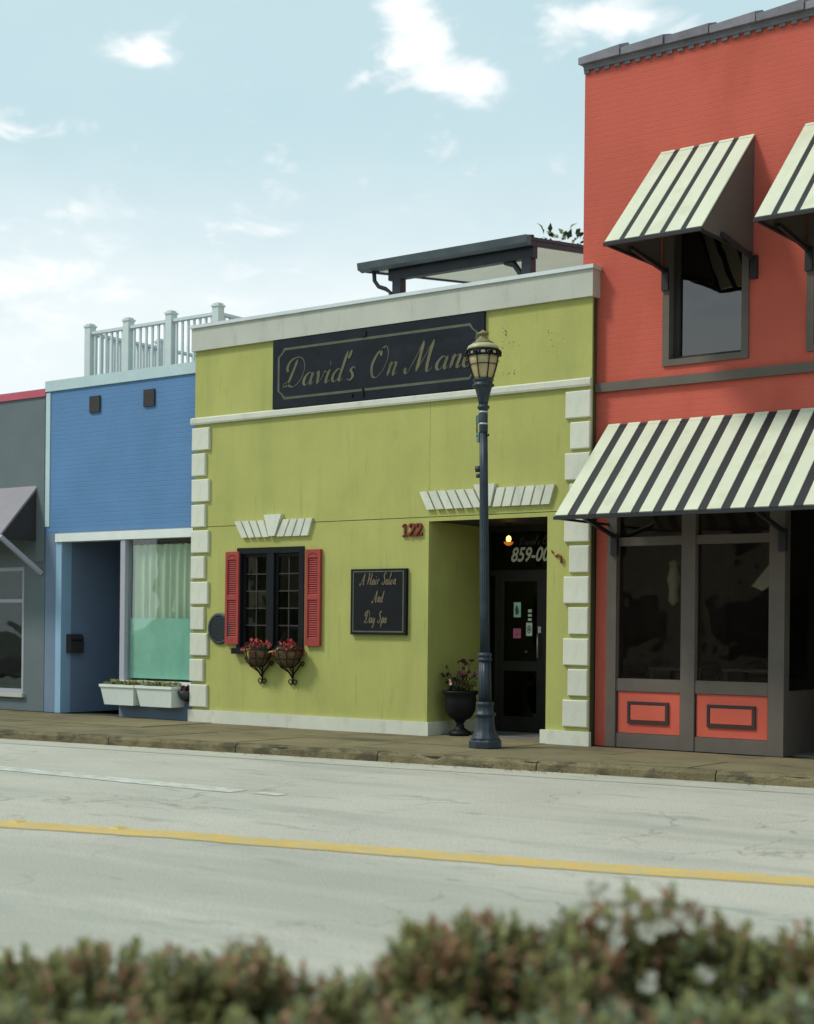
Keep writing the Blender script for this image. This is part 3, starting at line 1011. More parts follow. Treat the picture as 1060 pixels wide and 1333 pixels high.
# rusty wall stub right of the door, and ghost stains where an old sign hung
b = MB()
b.tube([(-10.62, -.002, 2.66), (-10.60, -.03, 2.64), (-10.57, -.03, 2.62)], .010, 6)
b.tube([(-10.55, -.002, 2.58), (-10.50, -.04, 2.60), (-10.45, -.035, 2.57), (-10.46, -.02, 2.49)], .016, 6)
b.build('rusty_stub', 'number', g)
b = MB()
for i in range(60):
    c = rs.choice([(-11.35, 5.42, .16, .14), (-11.35, 5.05, .35, .03), (-10.65, 5.45, .12, .18), (-11.38, 5.62, .06, .06)])
    x, z = c[0] + rs.gauss(0, c[2] * .5), c[1] + rs.gauss(0, c[3] * .5)
    r = rs.uniform(.003, .013)
    n = 6
    b.add([(x + r * rs.uniform(.6, 1.3) * cos(2 * pi * k / n), -.0012, z + r * rs.uniform(.5, 1.1) * sin(2 * pi * k / n)) for k in range(n)], [tuple(range(n))])
so_ = b.build('stain_marks', 'rust_mark', g)
so_['kind'] = 'stuff'

# door recess
MB().box(-12.64, -12.6205, 0.0305, DEP + .1, WZ, 3.13).build('recess_wall', 'stucco', g)
MB().box(-10.6895, -10.67, 0.0305, DEP + .1, WZ, 3.13).build('recess_wall', 'stucco', g)
MB().box(-12.62, -10.69, 0.0305, DEP + .1, 3.1105, 3.135).build('recess_ceiling', 'dark_brown', g)  # coloured dark to cut bounce and deepen the shade in the recess
MB().box(-12.62, -10.69, 0.0, DEP, WZ - .03, WZ + .006).build('recess_floor', 'walk', g)
# shopfront: frame, transom, door leaf
b = MB()
y0, y1 = DEP, DEP + .10
b.box(-12.62, -12.50, y0, y1, WZ, 3.11).box(-12.40, -12.33, y0, y1, WZ, 2.40).box(-11.60, -11.50, y0, y1, WZ, 2.40).box(-10.78, -10.69, y0, y1, WZ, 3.11)
b.box(-12.50, -10.78, y0, y1, 2.40, 2.47).box(-12.50, -10.78, y0, y1, 3.03, 3.11).box(-12.50, -12.40, y0, y1, WZ, .30).box(-11.50, -10.78, y0, y1, WZ, .30)
b.build('door_frame', 'door_metal', g)
tr = MB().box(-12.50, -10.78, y0 + .04, y0 + .048, 2.47, 3.03).build('transom_pane', 'glass_dark', g)
MB().box(-11.50, -10.78, y0 + .04, y0 + .048, .30, 2.40).build('side_pane', 'glass_dark', g)
MB().box(-12.50, -12.40, y0 + .04, y0 + .048, .30, 2.40).build('side_pane', 'glass_dark', g)
d = MB()
d.box(-12.33, -12.25, y0 + .01, y0 + .06, WZ + .03, 2.40).box(-11.69, -11.60, y0 + .01, y0 + .06, WZ + .03, 2.40)
d.box(-12.25, -11.69, y0 + .01, y0 + .06, 2.31, 2.40).box(-12.25, -11.69, y0 + .01, y0 + .06, WZ + .03, .36)
d.box(-12.25, -11.69, y0 + .01, y0 + .06, 1.02, 1.16)
do = d.build('door', 'door_metal', g)
MB().box(-12.25, -11.69, y0 + .03, y0 + .038, .36, 1.02).build('door_pane', 'glass_dark', do)
MB().box(-12.25, -11.69, y0 + .03, y0 + .038, 1.16, 2.31).build('door_pane', 'glass_dark', do)
h = MB()
h.tube([(-11.64, y0 + .01, 1.22), (-11.64, y0 - .05, 1.22), (-11.64, y0 - .05, 1.55), (-11.64, y0 + .01, 1.55)], .012, 8)
h.box(-11.665, -11.615, y0 - .002, y0 + .009, 1.57, 1.66)
h.build('handle', 'steel', do)


def sticker(x, z, w, hgt, material, marks=()):
    o = MB().box(x - w / 2, x + w / 2, y0 + .024, y0 + .0285, z - hgt / 2, z + hgt / 2).build('sticker', material, do)
    return o


sticker(-12.035, 1.90, .12, .215, 'stick_mint')
sticker(-12.035, 1.56, .13, .14, 'stick_pink')
sticker(-11.83, 1.62, .10, .19, 'stick_white')
sticker(-11.82, 1.76, .06, .035, 'stick_white')
sticker(-11.82, 1.82, .06, .035, 'stick_white')
sticker(-11.82, 1.885, .06, .045, 'stick_white')
b = MB()
ys = y0 + .0215
b.add([(-12.06, ys, 1.83), (-12.02, ys, 1.83), (-12.00, ys, 1.88), (-12.03, ys, 1.95), (-12.05, ys, 1.97), (-12.07, ys, 1.90)], [(0, 1, 2, 3, 4, 5)])
b.box(-12.07, -12.00, ys, ys + .002, 1.545, 1.555).box(-12.05, -12.02, ys, ys + .002, 1.52, 1.535)
n = 14
for ra, rb in ((.036, .026),):
    v = [(-11.83 + ra * cos(2 * pi * i / n), ys, 1.62 + 1.5 * ra * sin(2 * pi * i / n)) for i in range(n)] + \
        [(-11.83 + rb * cos(2 * pi * i / n), ys, 1.62 + 1.4 * rb * sin(2 * pi * i / n)) for i in range(n)]
    b.add(v, [(i, (i + 1) % n, n + (i + 1) % n, n + i) for i in range(n)])
b.box(-11.845, -11.815, ys, ys + .002, 1.60, 1.64)
b.build('sticker_print', 'stick_ink', do)
MB().box(-11.90, -11.86, y0 + .022, y0 + .0285, 1.28, 1.31).build('sticker', 'letter_grey', do)
text_obj('phone_lettering', '859-00', -12.165, 2.60, .285, y0 + .030, 'letter_white', g, .001, .006, .30, .80)
b = MB()
script(b, "David's On Mane", -12.02, 2.84, .11, y0 + .032, 1.0, .3, .03, .09)
b.build('script_lettering', 'letter_grey', g)

# ------------------------------------------------------------------ signs, numbers, lamp on the green building
s = thing('shop_sign', "long navy signboard with script David's On Mane under the cornice", 'sign', (-13.6, -.02, 4.9))
MB().box(-15.53, -11.70, -.045, -.002, 4.892, 5.922).build('board', 'sign_face', s)
b = MB()
fx0, fx1, fz0, fz1 = -15.43, -11.80, 5.02, 5.79
w = .036
c = .13


def border_pts(o):
    return [(fx0 + o, fz0 + c), (fx0 + c * .55 + o * .6, fz0 + c * .62 + o * .3), (fx0 + c + o * .3, fz0 + o), (fx1 - c - o * .3, fz0 + o), (fx1 - c * .55 - o * .6, fz0 + c * .62 + o * .3), (fx1 - o, fz0 + c),
            (fx1 - o, fz1 - c), (fx1 - c * .55 - o * .6, fz1 - c * .62 - o * .3), (fx1 - c - o * .3, fz1 - o), (fx0 + c + o * .3, fz1 - o), (fx0 + c * .55 + o * .6, fz1 - c * .62 - o * .3), (fx0 + o, fz1 - c)]


A, B = border_pts(0), border_pts(w)
n = len(A)
b.add([(p[0], -.0475, p[1]) for p in A] + [(p[0], -.0475, p[1]) for p in B], [(i, (i + 1) % n, n + (i + 1) % n, n + i) for i in range(n)])
b.build('border_line', 'sign_line', s)
b = MB()
script(b, "David's", -15.33, 5.20, .43, -.048, 1.04, .30, .026, .112)
script(b, "On", -13.71, 5.20, .43, -.048, .93, .30, .026, .112)
script(b, "Mane", -13.03, 5.20, .43, -.048, 1.08, .30, .026, .112)
b.build('lettering', 'sign_gold', s)
b = MB()
for (a_, c_, z_, w_) in ((-13.82, -13.74, 5.80, .08), (-13.80, -13.77, 4.94, .12), (-14.0, -13.975, 4.95, .05)):
    MB().box(a_, c_, -.062, -.046, z_, z_ + w_).build('fixing', 'black_matte', s)

s = thing('wall_plaque', 'small square black board reading A Hair Salon And Day Spa', 'sign', (-13.47, -.03, 1.52))
MB().box(-13.97, -12.97, -.055, -.002, 1.52, 2.46).build('board', 'black', s)
b = MB()
b.box(-13.93, -13.01, -.0575, -.0552, 1.555, 1.575).box(-13.03, -13.01, -.0575, -.0552, 1.5755, 2.43).box(-13.93, -13.035, -.0572, -.0552, 2.415, 2.43).box(-13.93, -13.915, -.0572, -.0552, 1.576, 2.414)
b.build('border_line', 'sign_line', s)
b = MB()
script(b, "A Hair Salon", -13.785, 2.235, .170, -.058, .62, .20, .07, .17, dx=.025)
script(b, "And", -13.56, 1.985, .170, -.058, .62, .20, .07, .17, dx=.02)
script(b, "Day Spa", -13.72, 1.69, .170, -.058, .62, .20, .07, .17, dx=.02)
b.build('lettering', 'plaque_text', s)

s = thing('house_number', 'red-brown numerals 122 on the stucco left of the door', 'house number', (-12.9, 0, 2.9))


def numeral(strokes, x):
    b = MB()
    for st in strokes:
        P = catmull(st, 6) if len(st) > 2 else [Vector(st[0]), Vector(st[1])]
        for i in range(len(P) - 1):
            t = (P[i + 1] - P[i])
            if t.length < 1e-5: continue
            t.normalize()
            n = Vector((-t.y, t.x))
            w = .016 if abs(t.y) > abs(t.x) * .7 else .009
            a, c2 = P[i] - t * .003, P[i + 1] + t * .003
            q = [a + n * w, a - n * w, c2 - n * w, c2 + n * w]
            b.prism([(x + p.x, 2.91 + p.y) for p in q], -.034 - .0004 * i, -.004)
    return b.build('numeral', 'number', s)


one = [[(.045, 0), (.045, .17)], [(.0, .006), (.09, .006)], [(.005, .135), (.045, .165)]]
two = [[(.012, .125), (.022, .160), (.055, .172), (.088, .155), (.092, .12), (.065, .075), (.025, .030), (.008, .008)], [(.005, .010), (.098, .010)], [(.095, .008), (.100, .045)]]
numeral(one, -13.07)
numeral(two, -12.955)
numeral(two, -12.835)

s = thing('porch_lamp', 'small glowing yellow bulb in an amber bowl hanging above the salon door', 'lamp', (-11.82, .8, 3.11))
MB().lathe((-11.82, .8, 2.845), [(.012, 0), (.028, .012), (.036, .04), (.028, .07), (.010, .085)], 14).build('bulb', 'bulb', s)
MB().lathe((-11.82, .8, 2.79), [(.008, 0), (.035, .008), (.060, .030), (.070, .055), (.064, .055), (.035, .02), (.01, .012)], 20).build('bowl', 'amber', s)
MB().tube([(-11.82, .8, 2.93), (-11.82, .8, 3.10)], .006, 6).lathe((-11.82, .8, 3.095), [(.05, 0), (.05, .015)], 16).build('rod', 'black', s)

# ------------------------------------------------------------------ flowers
rf = random.Random(21)


def rdir(up=0.0):
    while True:
        v = Vector((rf.uniform(-1, 1), rf.uniform(-1, 1), rf.uniform(-1, 1)))
        if .1 < v.length < 1:
            v.normalize()
            v.z += up
            return v.normalized()


def flower(b, p, r, mi=0, n=5):
    nrm = rdir(.4)
    a0 = rf.uniform(0, 6)
    u = nrm.orthogonal().normalized()
    w = nrm.cross(u)
    for k in range(n):
        a = a0 + 2 * pi * k / n
        dd = u * cos(a) + w * sin(a)
        b.leaf(p, dd + nrm * .35, nrm, r, r * .85, mi, .1)


def curl(c, r, sgn, turns=1.1, n=14):
    return [(c[0] + sgn * r * (1 - .6 * i / n) * sin(2 * pi * turns * i / n), c[1], c[2] - r * (1 - .6 * i / n) * cos(2 * pi * turns * i / n)) for i in range(n + 1)]


def sq(b, yb):
    b.v = [(v[0], yb + (v[1] - yb) * .5, v[2]) for v in b.v]


def basket(x, label, ribbon_side):
    yb = -.15
    t = thing('flower_basket', label, 'flower basket', (x, -.02, .8), 'flower baskets under the salon window')
    b = MB()
    b.lathe((x, yb, 1.02), [(.03, 0), (.12, .02), (.20, .08), (.245, .17), (.262, .26), (.245, .265), (.20, .24), (.02, .23)], 28)
    sq(b, yb)
    bo = b.build('basket', 'coco', t)
    b = MB()
    for k in range(10):
        a = 2 * pi * k / 10
        b.tube([(x + r * cos(a), yb + r * sin(a), 1.02 + z) for r, z in ((.05, -.012), (.125, .01), (.208, .075), (.253, .17), (.27, .265))], .0065, 5)
    for r, z in ((.27, .262), (.235, .13)):
        b.tube([(x + r * cos(2 * pi * k / 24), yb + r * sin(2 * pi * k / 24), 1.02 + z) for k in range(25)], .008, 5)
    sq(b, yb)
    b.build('wire_cage', 'black', bo)
    b = MB()
    # wall bracket: two arms down to a stem with scrolls
    for sg in (-1, 1):
        b.tube([(x + sg * .19, -.05, 1.10), (x + sg * .12, -.06, 1.00), (x + sg * .04, -.055, .93), (x + .003 * sg, -.04, .86)], .011, 6)
        b.tube([(x + sg * .09, yb - .07, 1.03), (x + sg * .04, -.09, .95), (x + .005 * sg, -.05, .88)], .009, 6)
        b.tube(curl((x + sg * .052, -.035, .80), .048, -sg), .009, 6)
        b.tube(curl((x + sg * .21, -.05, 1.075), .040, -sg), .009, 6)
    b.tube([(x, -.03, 1.24), (x, -.03, .77)], .012, 6)
    b.build('bracket', 'black', t)
    b = MB()
    for k in range(220):
        a = rf.uniform(0, 2 * pi)
        r = .25 * math.sqrt(rf.random())
        p = Vector((x + r * cos(a), yb + r * sin(a), 1.26 + rf.uniform(-.01, .07)))
        b.leaf(p, rdir(.5), Vector((0, 0, 1)), rf.uniform(.03, .06), .03, 0)
    sq(b, yb)
    b.build('foliage', 'leaf_dark', t)
    b = MB()
    for k in range(62):
        a = rf.uniform(0, 2 * pi)
        r = .30 * math.sqrt(rf.random())
        zz = 1.30 + rf.uniform(-.01, .09) - (.07 if r > .24 else 0) + .04 * sin(a * 2 + x)
        flower(b, Vector((x + r * cos(a), yb + r * sin(a), zz)), rf.uniform(.028, .044), 0)
    sq(b, yb)
    fo = b.build('flower', 'petal_red', t)
    fo['kind'] = 'stuff'
    b = MB()
    for (dx, dz, w2) in ((-.08, -.14, .02), (.02, -.13, .018), (-.03, .02, .02), (.07, .03, .015)) if ribbon_side else ((-.14, -.03, .022), (.10, .05, .02)):
        px = x + (-.04 if ribbon_side else -.10)
        p0 = Vector((px, yb - .145, 1.27))
        pts = [p0 + Vector((dx * q, -.01 - .025 * sin(q * 3), dz * q)) for q in (0, .33, .66, 1)]
        for i in range(3):
            o_ = Vector((0.008, 0, w2 / 2))
            b.add([pts[i] - o_, pts[i + 1] - o_, pts[i + 1] + o_, pts[i] + o_], [(0, 1, 2, 3)])
    b.build('ribbon', 'ribbon', t)


basket(-15.69, 'left of two coco flower baskets under the salon window, yellow ribbon tails hanging down', True)
basket(-15.08, 'right of two coco flower baskets under the salon window, nearest the plaque', False)

# urn with dark red flowers in the doorway
ux, uy = -12.27, .30
t = thing('urn_planter', 'black pedestal urn with sparse dark red flowers in the salon doorway', 'planter', (ux, uy, WZ + .006))
MB().lathe((ux, uy, WZ + .007), [(.16, 0), (.16, .05), (.12, .07), (.06, .11), (.05, .17), (.08, .21), (.16, .26), (.21, .36), (.225, .50), (.215, .56), (.26, .60), (.265, .625), (.22, .625), (.19, .58), (.02, .57)], 32).build('urn', 'black', t)
MB().lathe((ux, uy, WZ + .58), [(.20, 0), (.15, .015), (.05, .02)], 20).build('soil', 'soil', t)
st, lf, fl = MB(), MB(), MB()
for k in range(46):
    a, rr = rf.uniform(0, 2 * pi), rf.uniform(.05, .36)
    hh = rf.uniform(.10, .46)
    tip = Vector((ux + rr * cos(a), uy + rr * sin(a) * .7, WZ + .60 + hh))
    if tip.x < -12.58: tip.x = -12.58
    base_ = Vector((ux + rr * .25 * cos(a), uy + rr * .25 * sin(a), WZ + .58))
    mid = base_.lerp(tip, .55) + Vector((0, 0, .05))
    st.tube([base_, mid, tip], .004, 4)
    for q in range(5):
        p = base_.lerp(tip, rf.uniform(.3, 1))
        lf.leaf(p, rdir(.3), Vector((0, 0, 1)), rf.uniform(.035, .07), .03)
    if k % 2 == 0:
        for q in range(3):
            flower(fl, tip + rdir() * .02, rf.uniform(.025, .042))
st.build('stem', 'stem', t)
lf.build('foliage', 'leaf_dark', t)
fl.build('flower', 'petal_dark', t)['kind'] = 'stuff'
b = MB()
for q in range(4):
    flower(b, Vector((ux - .03, uy - .20, WZ + .74 + q * .012)), .03)
b.build('pale_flower', 'petal_pink', t)
MB().lathe((ux - .03, uy - .20, WZ + .64), [(.022, 0), (.03, .06), (.022, .075)], 10).build('votive_cup', 'black', t)

# ------------------------------------------------------------------ street lamp
lx0, ly0 = -10.82, -1.22
t = thing('street_lamp', 'tall blue-black cast-iron street lamp with yellowed lantern on the sidewalk', 'street lamp', (lx0, ly0, WZ))
b = MB()
b.lathe((lx0, ly0, 0), [(.205, WZ), (.21, WZ + .01), (.21, .20), (.20, .215), (.185, .225)], 8, smooth=False)
b.lathe((lx0, ly0, 0), [(.178, .22), (.178, .245), (.165, .26), (.162, .275), (.145, .30), (.128, .35), (.115, .42), (.112, .49), (.115, .515), (.132, .525), (.134, .55), (.118, .565), (.105, .58), (.104, .65), (.112, .66), (.112, .69), (.098, .70)], 60, flute=10, famp=.022)
b.build('base', 'lamp_paint', t)
b = MB()
b.lathe((lx0, ly0, 0), [(.080, .70), (.078, .95), (.077, 1.215)], 72, flute=12, famp=.035)
b.lathe((lx0, ly0, 0), [(.078, 1.21), (.092, 1.22), (.092, 1.24), (.080, 1.25), (.080, 1.262), (.092, 1.272), (.090, 1.30), (.068, 1.32)], 28)
b.lathe((lx0, ly0, 0), [(.060, 1.315), (.058, 1.9), (.055, 2.7), (.052, 3.5), (.050, 4.1)], 72, flute=12, famp=.045)
b.lathe((lx0, ly0, 0), [(.052, 4.09), (.056, 4.11), (.056, 4.37), (.052, 4.38), (.062, 4.39), (.076, 4.405), (.078, 4.425), (.066, 4.44), (.056, 4.45)], 28)
b.build('post', 'lamp_paint', t)
b = MB()
b.lathe((lx0, ly0, 0), [(.056, 4.445), (.066, 4.50), (.082, 4.57), (.100, 4.635), (.108, 4.665), (.138, 4.68), (.142, 4.70), (.120, 4.71), (.122, 4.745), (.136, 4.755), (.130, 4.775)], 28)
b.build('lantern_cup', 'lamp_paint', t)
zl = 4.76
globe = [(.108, 0), (.128, .05), (.158, .14), (.182, .23), (.194, .295)]
MB().lathe((lx0, ly0, zl), globe, 32).build('globe', 'lamp_globe', t)
b = MB()
b.lathe((lx0, ly0, zl + .296), [(.206, 0), (.216, .006), (.216, .016), (.204, .02)], 32)
b.lathe((lx0, ly0, zl + .357), [(.206, 0), (.218, .004), (.220, .016), (.206, .024)], 32)
for k in range(16):
    a = 2 * pi * k / 16
    b.beam((lx0 + .208 * cos(a), ly0 + .208 * sin(a), zl + .312), (lx0 + .208 * cos(a), ly0 + .208 * sin(a), zl + .360), .020, .014)
for k in range(8):
    a = 2 * pi * k / 8 + .2
    b.tube([(lx0 + (r + .012) * cos(a), ly0 + (r + .012) * sin(a), zl + z) for r, z in globe], .0075, 5)
    b.tube([(lx0 + .214 * cos(a), ly0 + .214 * sin(a), zl + .33), (lx0 + .245 * cos(a), ly0 + .245 * sin(a), zl + .335)], [.022, .024], 8)
b.tube([(lx0 + .178 * cos(2 * pi * k / 32), ly0 + .178 * sin(2 * pi * k / 32), zl + .19) for k in range(33)], .005, 5)
b.build('cage', 'black', t)
MB().lathe((lx0, ly0, zl + .312), [(.197, 0), (.197, .045)], 32).build('light_slot', 'lamp_slot', t)
MB().lathe((lx0, ly0, zl + .382), [(.200, 0), (.204, .015), (.190, .045), (.150, .07), (.125, .08)], 32).build('dome', 'lamp_dome', t)
MB().lathe((lx0, ly0, zl + .46), [(.132, 0), (.136, .010), (.105, .028), (.070, .060), (.050, .095), (.052, .105), (.072, .112), (.076, .130), (.062, .142), (.042, .148), (.028, .16), (.012, .175)], 24).build('finial', 'lamp_top', t)
for zb_ in (4.345, 4.195):
    MB().lathe((lx0, ly0, zb_), [(.057, 0), (.061, .002), (.061, .018), (.057, .020)], 24).build('steel_band', 'clamp', t)
b = MB()
for (z, h_) in ((4.22, .10), (3.98, .12)):
    b.box(lx0 - .085, lx0 - .050, ly0 - .035, ly0 + .025, z, z + h_)
b.tube([(lx0 - .05, ly0 - .02, 4.33), (lx0 - .085, ly0 - .03, 4.30), (lx0 - .080, ly0 - .03, 4.10)], .012, 6)
b.build('banner_bracket', 'verdigris', t)
b = MB()
b.tube([(lx0 - .105, ly0 - .03, 3.64), (lx0 - .04, ly0, 3.64)], .040, 12)
b.tube([(lx0 - .095, ly0 - .03, 3.555), (lx0 - .04, ly0, 3.555)], .028, 10)
b.tube([(lx0 + .05, ly0, 4.06), (lx0 + .078, ly0, 4.06)], .018, 8)
b.tube([(lx0 - .09, ly0 - .02, 4.06), (lx0 - .04, ly0 - .01, 4.06)], .022, 8)
b.build('socket', 'lamp_paint', t)
t.rotation_euler = (0, -.019, 0)          # the post leans a little, as it does in the street

# ------------------------------------------------------------------ BLUE BUILDING
BX0, BX1 = -20.86, -17.27
BY = .10
t = thing('blue_shop', 'low blue painted brick shop with recessed entry and curtained window', 'building', (-19, BY, WZ))
wall_mb(BX0, BX1, 3.20, 5.62, BY, BY + .25).build('wall', 'blue', t)
MB().box(BX0, -20.56, BY, BY + .25, WZ, 3.199).build('pilaster', 'blue_flat', t)
MB().box(-20.56, -20.42, BY - .02, BY + .20, WZ, 3.03).build('door_trim', 'blue_pale', t)
MB().box(-20.56, BX1, BY - .05, BY + .2, 3.031, 3.17).build('shopfront_beam', 'planter', t)
MB().box(-20.56, BX1, BY + .001, BY + .25, 3.171, 3.199).build('lintel', 'blue_flat', t)
MB().box(BX0 - .02, BX1, BY - .03, BY + .34, 5.62, 5.80).build('parapet_cap', 'pale_cap', t)
MB().box(BX0 - .01, BX0 + .10, BY - .015, BY - .001, 3.3, 5.6).build('corner_board', 'pale_cap', t)
MB().box(-20.47, -20.421, BY + .20, 2.9, WZ, 3.2).build('recess_wall', 'blue_flat', t)
MB().box(-20.42, -18.85, 2.8, 2.9, WZ, 3.2).build('recess_back', 'blue_flat', t)
MB().box(-20.42, -18.94, BY + .2, 2.8, 3.172, 3.25).build('recess_ceiling', 'blue_flat', t)
MB().box(-18.95, -18.84, BY - .03, BY + .12, .72, 3.03).build('mullion', 'grey_metal', t)
MB().box(-18.95, -18.85, BY + .121, 2.8, WZ, 3.17).build('return_wall', 'blue_flat', t)
MB().box(-18.96, BX1, BY - .02, BY + .22, WZ, .66).build('stall_riser', 'blue_flat', t)
MB().box(-18.96, BX1, BY - .06, BY + .22, .661, .72).build('window_sill', 'planter', t)
MB().box(-18.84, BX1 + .05, BY + .05, BY + .058, .72, 3.03).build('shop_pane', 'glass_clear', t)
MB().box(-18.84, BX1 + .05, 1.6, 1.7, WZ, 3.17).build('inner_wall', 'dark_int', t)
MB().box(BX0, BX0 + .2, BY + .25, 12, WZ, 5.5).box(BX0 + .2, BX1, BY + .25, 12, 5.3, 5.5).box(BX0, BX1, 12, 12.2, WZ, 5.5).build('shell', 'blue_flat', t)
for x in (-19.625, -18.325):
    v = MB().box(x - .125, x + .125, BY - .03, BY - .001, 5.175, 5.45).build('wall_vent', 'dark_brown', t)
# mailbox on the recess wall
m = thing('mailbox', 'small dark mailbox on the blue recess wall left of the entry', 'mailbox', (-20.40, .34, 1.14))
MB().prism([(-20.419, 1.14), (-20.31, 1.14), (-20.31, 1.40), (-20.36, 1.46), (-20.419, 1.46)], .20, .50).build('box', 'dark_brown', m)
MB().box(-20.309, -20.302, .24, .46, 1.34, 1.37).build('flap', 'black', m)
# curtain with pleats on rings
c = thing('curtain', 'sage green pleated curtain with teal lower half in the blue shop window', 'curtain', (-18.1, .28, .75))
b = MB()
nx = 150
xa, xb = -18.82, -17.25
pts = []
for i in range(nx + 1):
    u = i / nx
    x = xa + (xb - xa) * u
    ph = u * 62 + 1.6 * mnoise.noise(Vector((u * 9, 0, 0)))
    pts.append((x, ph))
rows = 14
v, f = [], []
for k in range(rows + 1):
    zz = .78 + (2.94 - .78) * k / rows
    for (x, ph) in pts:
        amp = .030 + .012 * mnoise.noise(Vector((x * 3, zz, 0)))
        v.append((x + .01 * mnoise.noise(Vector((x * 4, zz * .8, 3))), .225 + amp * sin(ph + .5 * mnoise.noise(Vector((x, zz, 7)))), zz))
for k in range(rows):
    for i in range(nx):
        f.append((k * (nx + 1) + i, k * (nx + 1) + i + 1, (k + 1) * (nx + 1) + i + 1, (k + 1) * (nx + 1) + i))
b.add(v, f, 0, True)
b.build('cloth', 'curtain', c)
b = MB()
v = [(x, .178 + .006 * sin(x * 9), z) for z in (.76, 1.2, 1.74) for x in [xa + (xb - xa) * i / 24 for i in range(25)]]
b.add(v, [(k * 25 + i, k * 25 + i + 1, (k + 1) * 25 + i + 1, (k + 1) * 25 + i) for k in range(2) for i in range(24)], 0, True)
b.build('teal_lining', 'teal', c)
b = MB().tube([(-18.83, .225, 3.0), (-17.24, .225, 3.0)], .012, 8)
b.build('rod', 'dark_brown', c)
rg = None
for i in range(13):
    x = -18.76 + i * .122
    if rg is None:
        rg = MB().tube([(x + .022 * cos(a), .225, 2.965 + .03 * sin(a)) for a in [2 * pi * q / 12 for q in range(13)]], .007, 5).build('ring', 'dark_brown', c, loc=(x, .225, 2.965))
    else:
        dup(rg, (x, .225, 2.965))


# window boxes
def window_box(x0, x1, label, seed):
    rr = random.Random(seed)
    t = thing('window_box', label, 'planter', ((x0 + x1) / 2, -.1, .33), 'white planter boxes under the curtained window')
    y0_, y1_ = -.26, BY - .025
    b = MB()
    v = []
    for (z, e) in ((.33, .045), (.60, 0), (.62, -.02), (.66, -.02)):
        v += [(x0 + e, y0_ + e, z), (x1 - e, y0_ + e, z), (x1 - e, y1_, z), (x0 + e, y1_, z)]
    f = [(3, 2, 1, 0)]
    for k in range(3):
        for i in range(4):
            j = (i + 1) % 4
            f.append((k * 4 + i, k * 4 + j, (k + 1) * 4 + j, (k + 1) * 4 + i))
    # inner rim
    o = len(v)
    v += [(x0 + .03, y0_ + .03, .66), (x1 - .03, y0_ + .03, .66), (x1 - .03, y1_ - .03, .66), (x0 + .03, y1_ - .03, .66)]
    v += [(x0 + .03, y0_ + .03, .61), (x1 - .03, y0_ + .03, .61), (x1 - .03, y1_ - .03, .61), (x0 + .03, y1_ - .03, .61)]
    for i in range(4):
        j = (i + 1) % 4
        f += [(12 + i, 12 + j, o + j, o + i), (o + i, o + j, o + 4 + j, o + 4 + i)]
    b.add(v, f)
    b.build('trough', 'planter', t)
    MB().box(x0 + .031, x1 - .031, y0_ + .031, y1_ - .031, .58, .615).build('soil', 'soil', t)
    b = MB()
    for k in range(230):
        p = Vector((rr.uniform(x0 + .05, x1 - .05), rr.uniform(y0_ + .04, y1_ - .04), .62 + rr.uniform(0, .07)))
        dd = Vector((rr.uniform(-1, 1), rr.uniform(-1, 1), rr.uniform(.2, 1.3)))
        b.leaf(p, dd, Vector((0, 0, 1)), rr.uniform(.05, .10), .035, 0 if rr.random() < .55 else 1)
    b.build('foliage', ['leaf_yellow', 'leaf'], t)
    b = MB()
    for k in range(26):
        cxx = x0 + (x1 - x0) * (.25 if k % 2 else .72)
        p = Vector((cxx + rr.gauss(0, .07), rr.uniform(y0_ + .05, y1_ - .08), .70 + rr.uniform(-.01, .03)))
        for q in range(5):
            a = 2 * pi * q / 5
            b.leaf(p, Vector((cos(a), sin(a), .3)), Vector((0, 0, 1)), .03, .025, 0)
    b.build('flower', 'ribbon', t)['kind'] = 'stuff'


window_box(-19.03, -18.26, 'left white planter box under the blue shop window, beside the entry', 3)
window_box(-18.19, -17.40, 'right white planter box under the blue shop window', 5)
t = thing('flower_bowl', 'small dark bowl of maroon flowers between white planter and green building', 'planter', (-17.33, -.05, .45))
MB().lathe((-17.33, -.03, .45), [(.05, 0), (.09, .05), (.115, .14), (.10, .145), (.07, .12), (.01, .11)], 18).build('bowl', 'vent_grey', t)
MB().tube([(-17.33, .075, .44), (-17.33, -.03, .44)], .012, 6).build('bracket', 'black', t)
b = MB()
for k in range(40):
    flower(b, Vector((-17.33, -.03, .61)) + rdir(.4) * rf.uniform(.01, .09), .035)
b.build('flower', 'petal_dark', t)['kind'] = 'stuff'

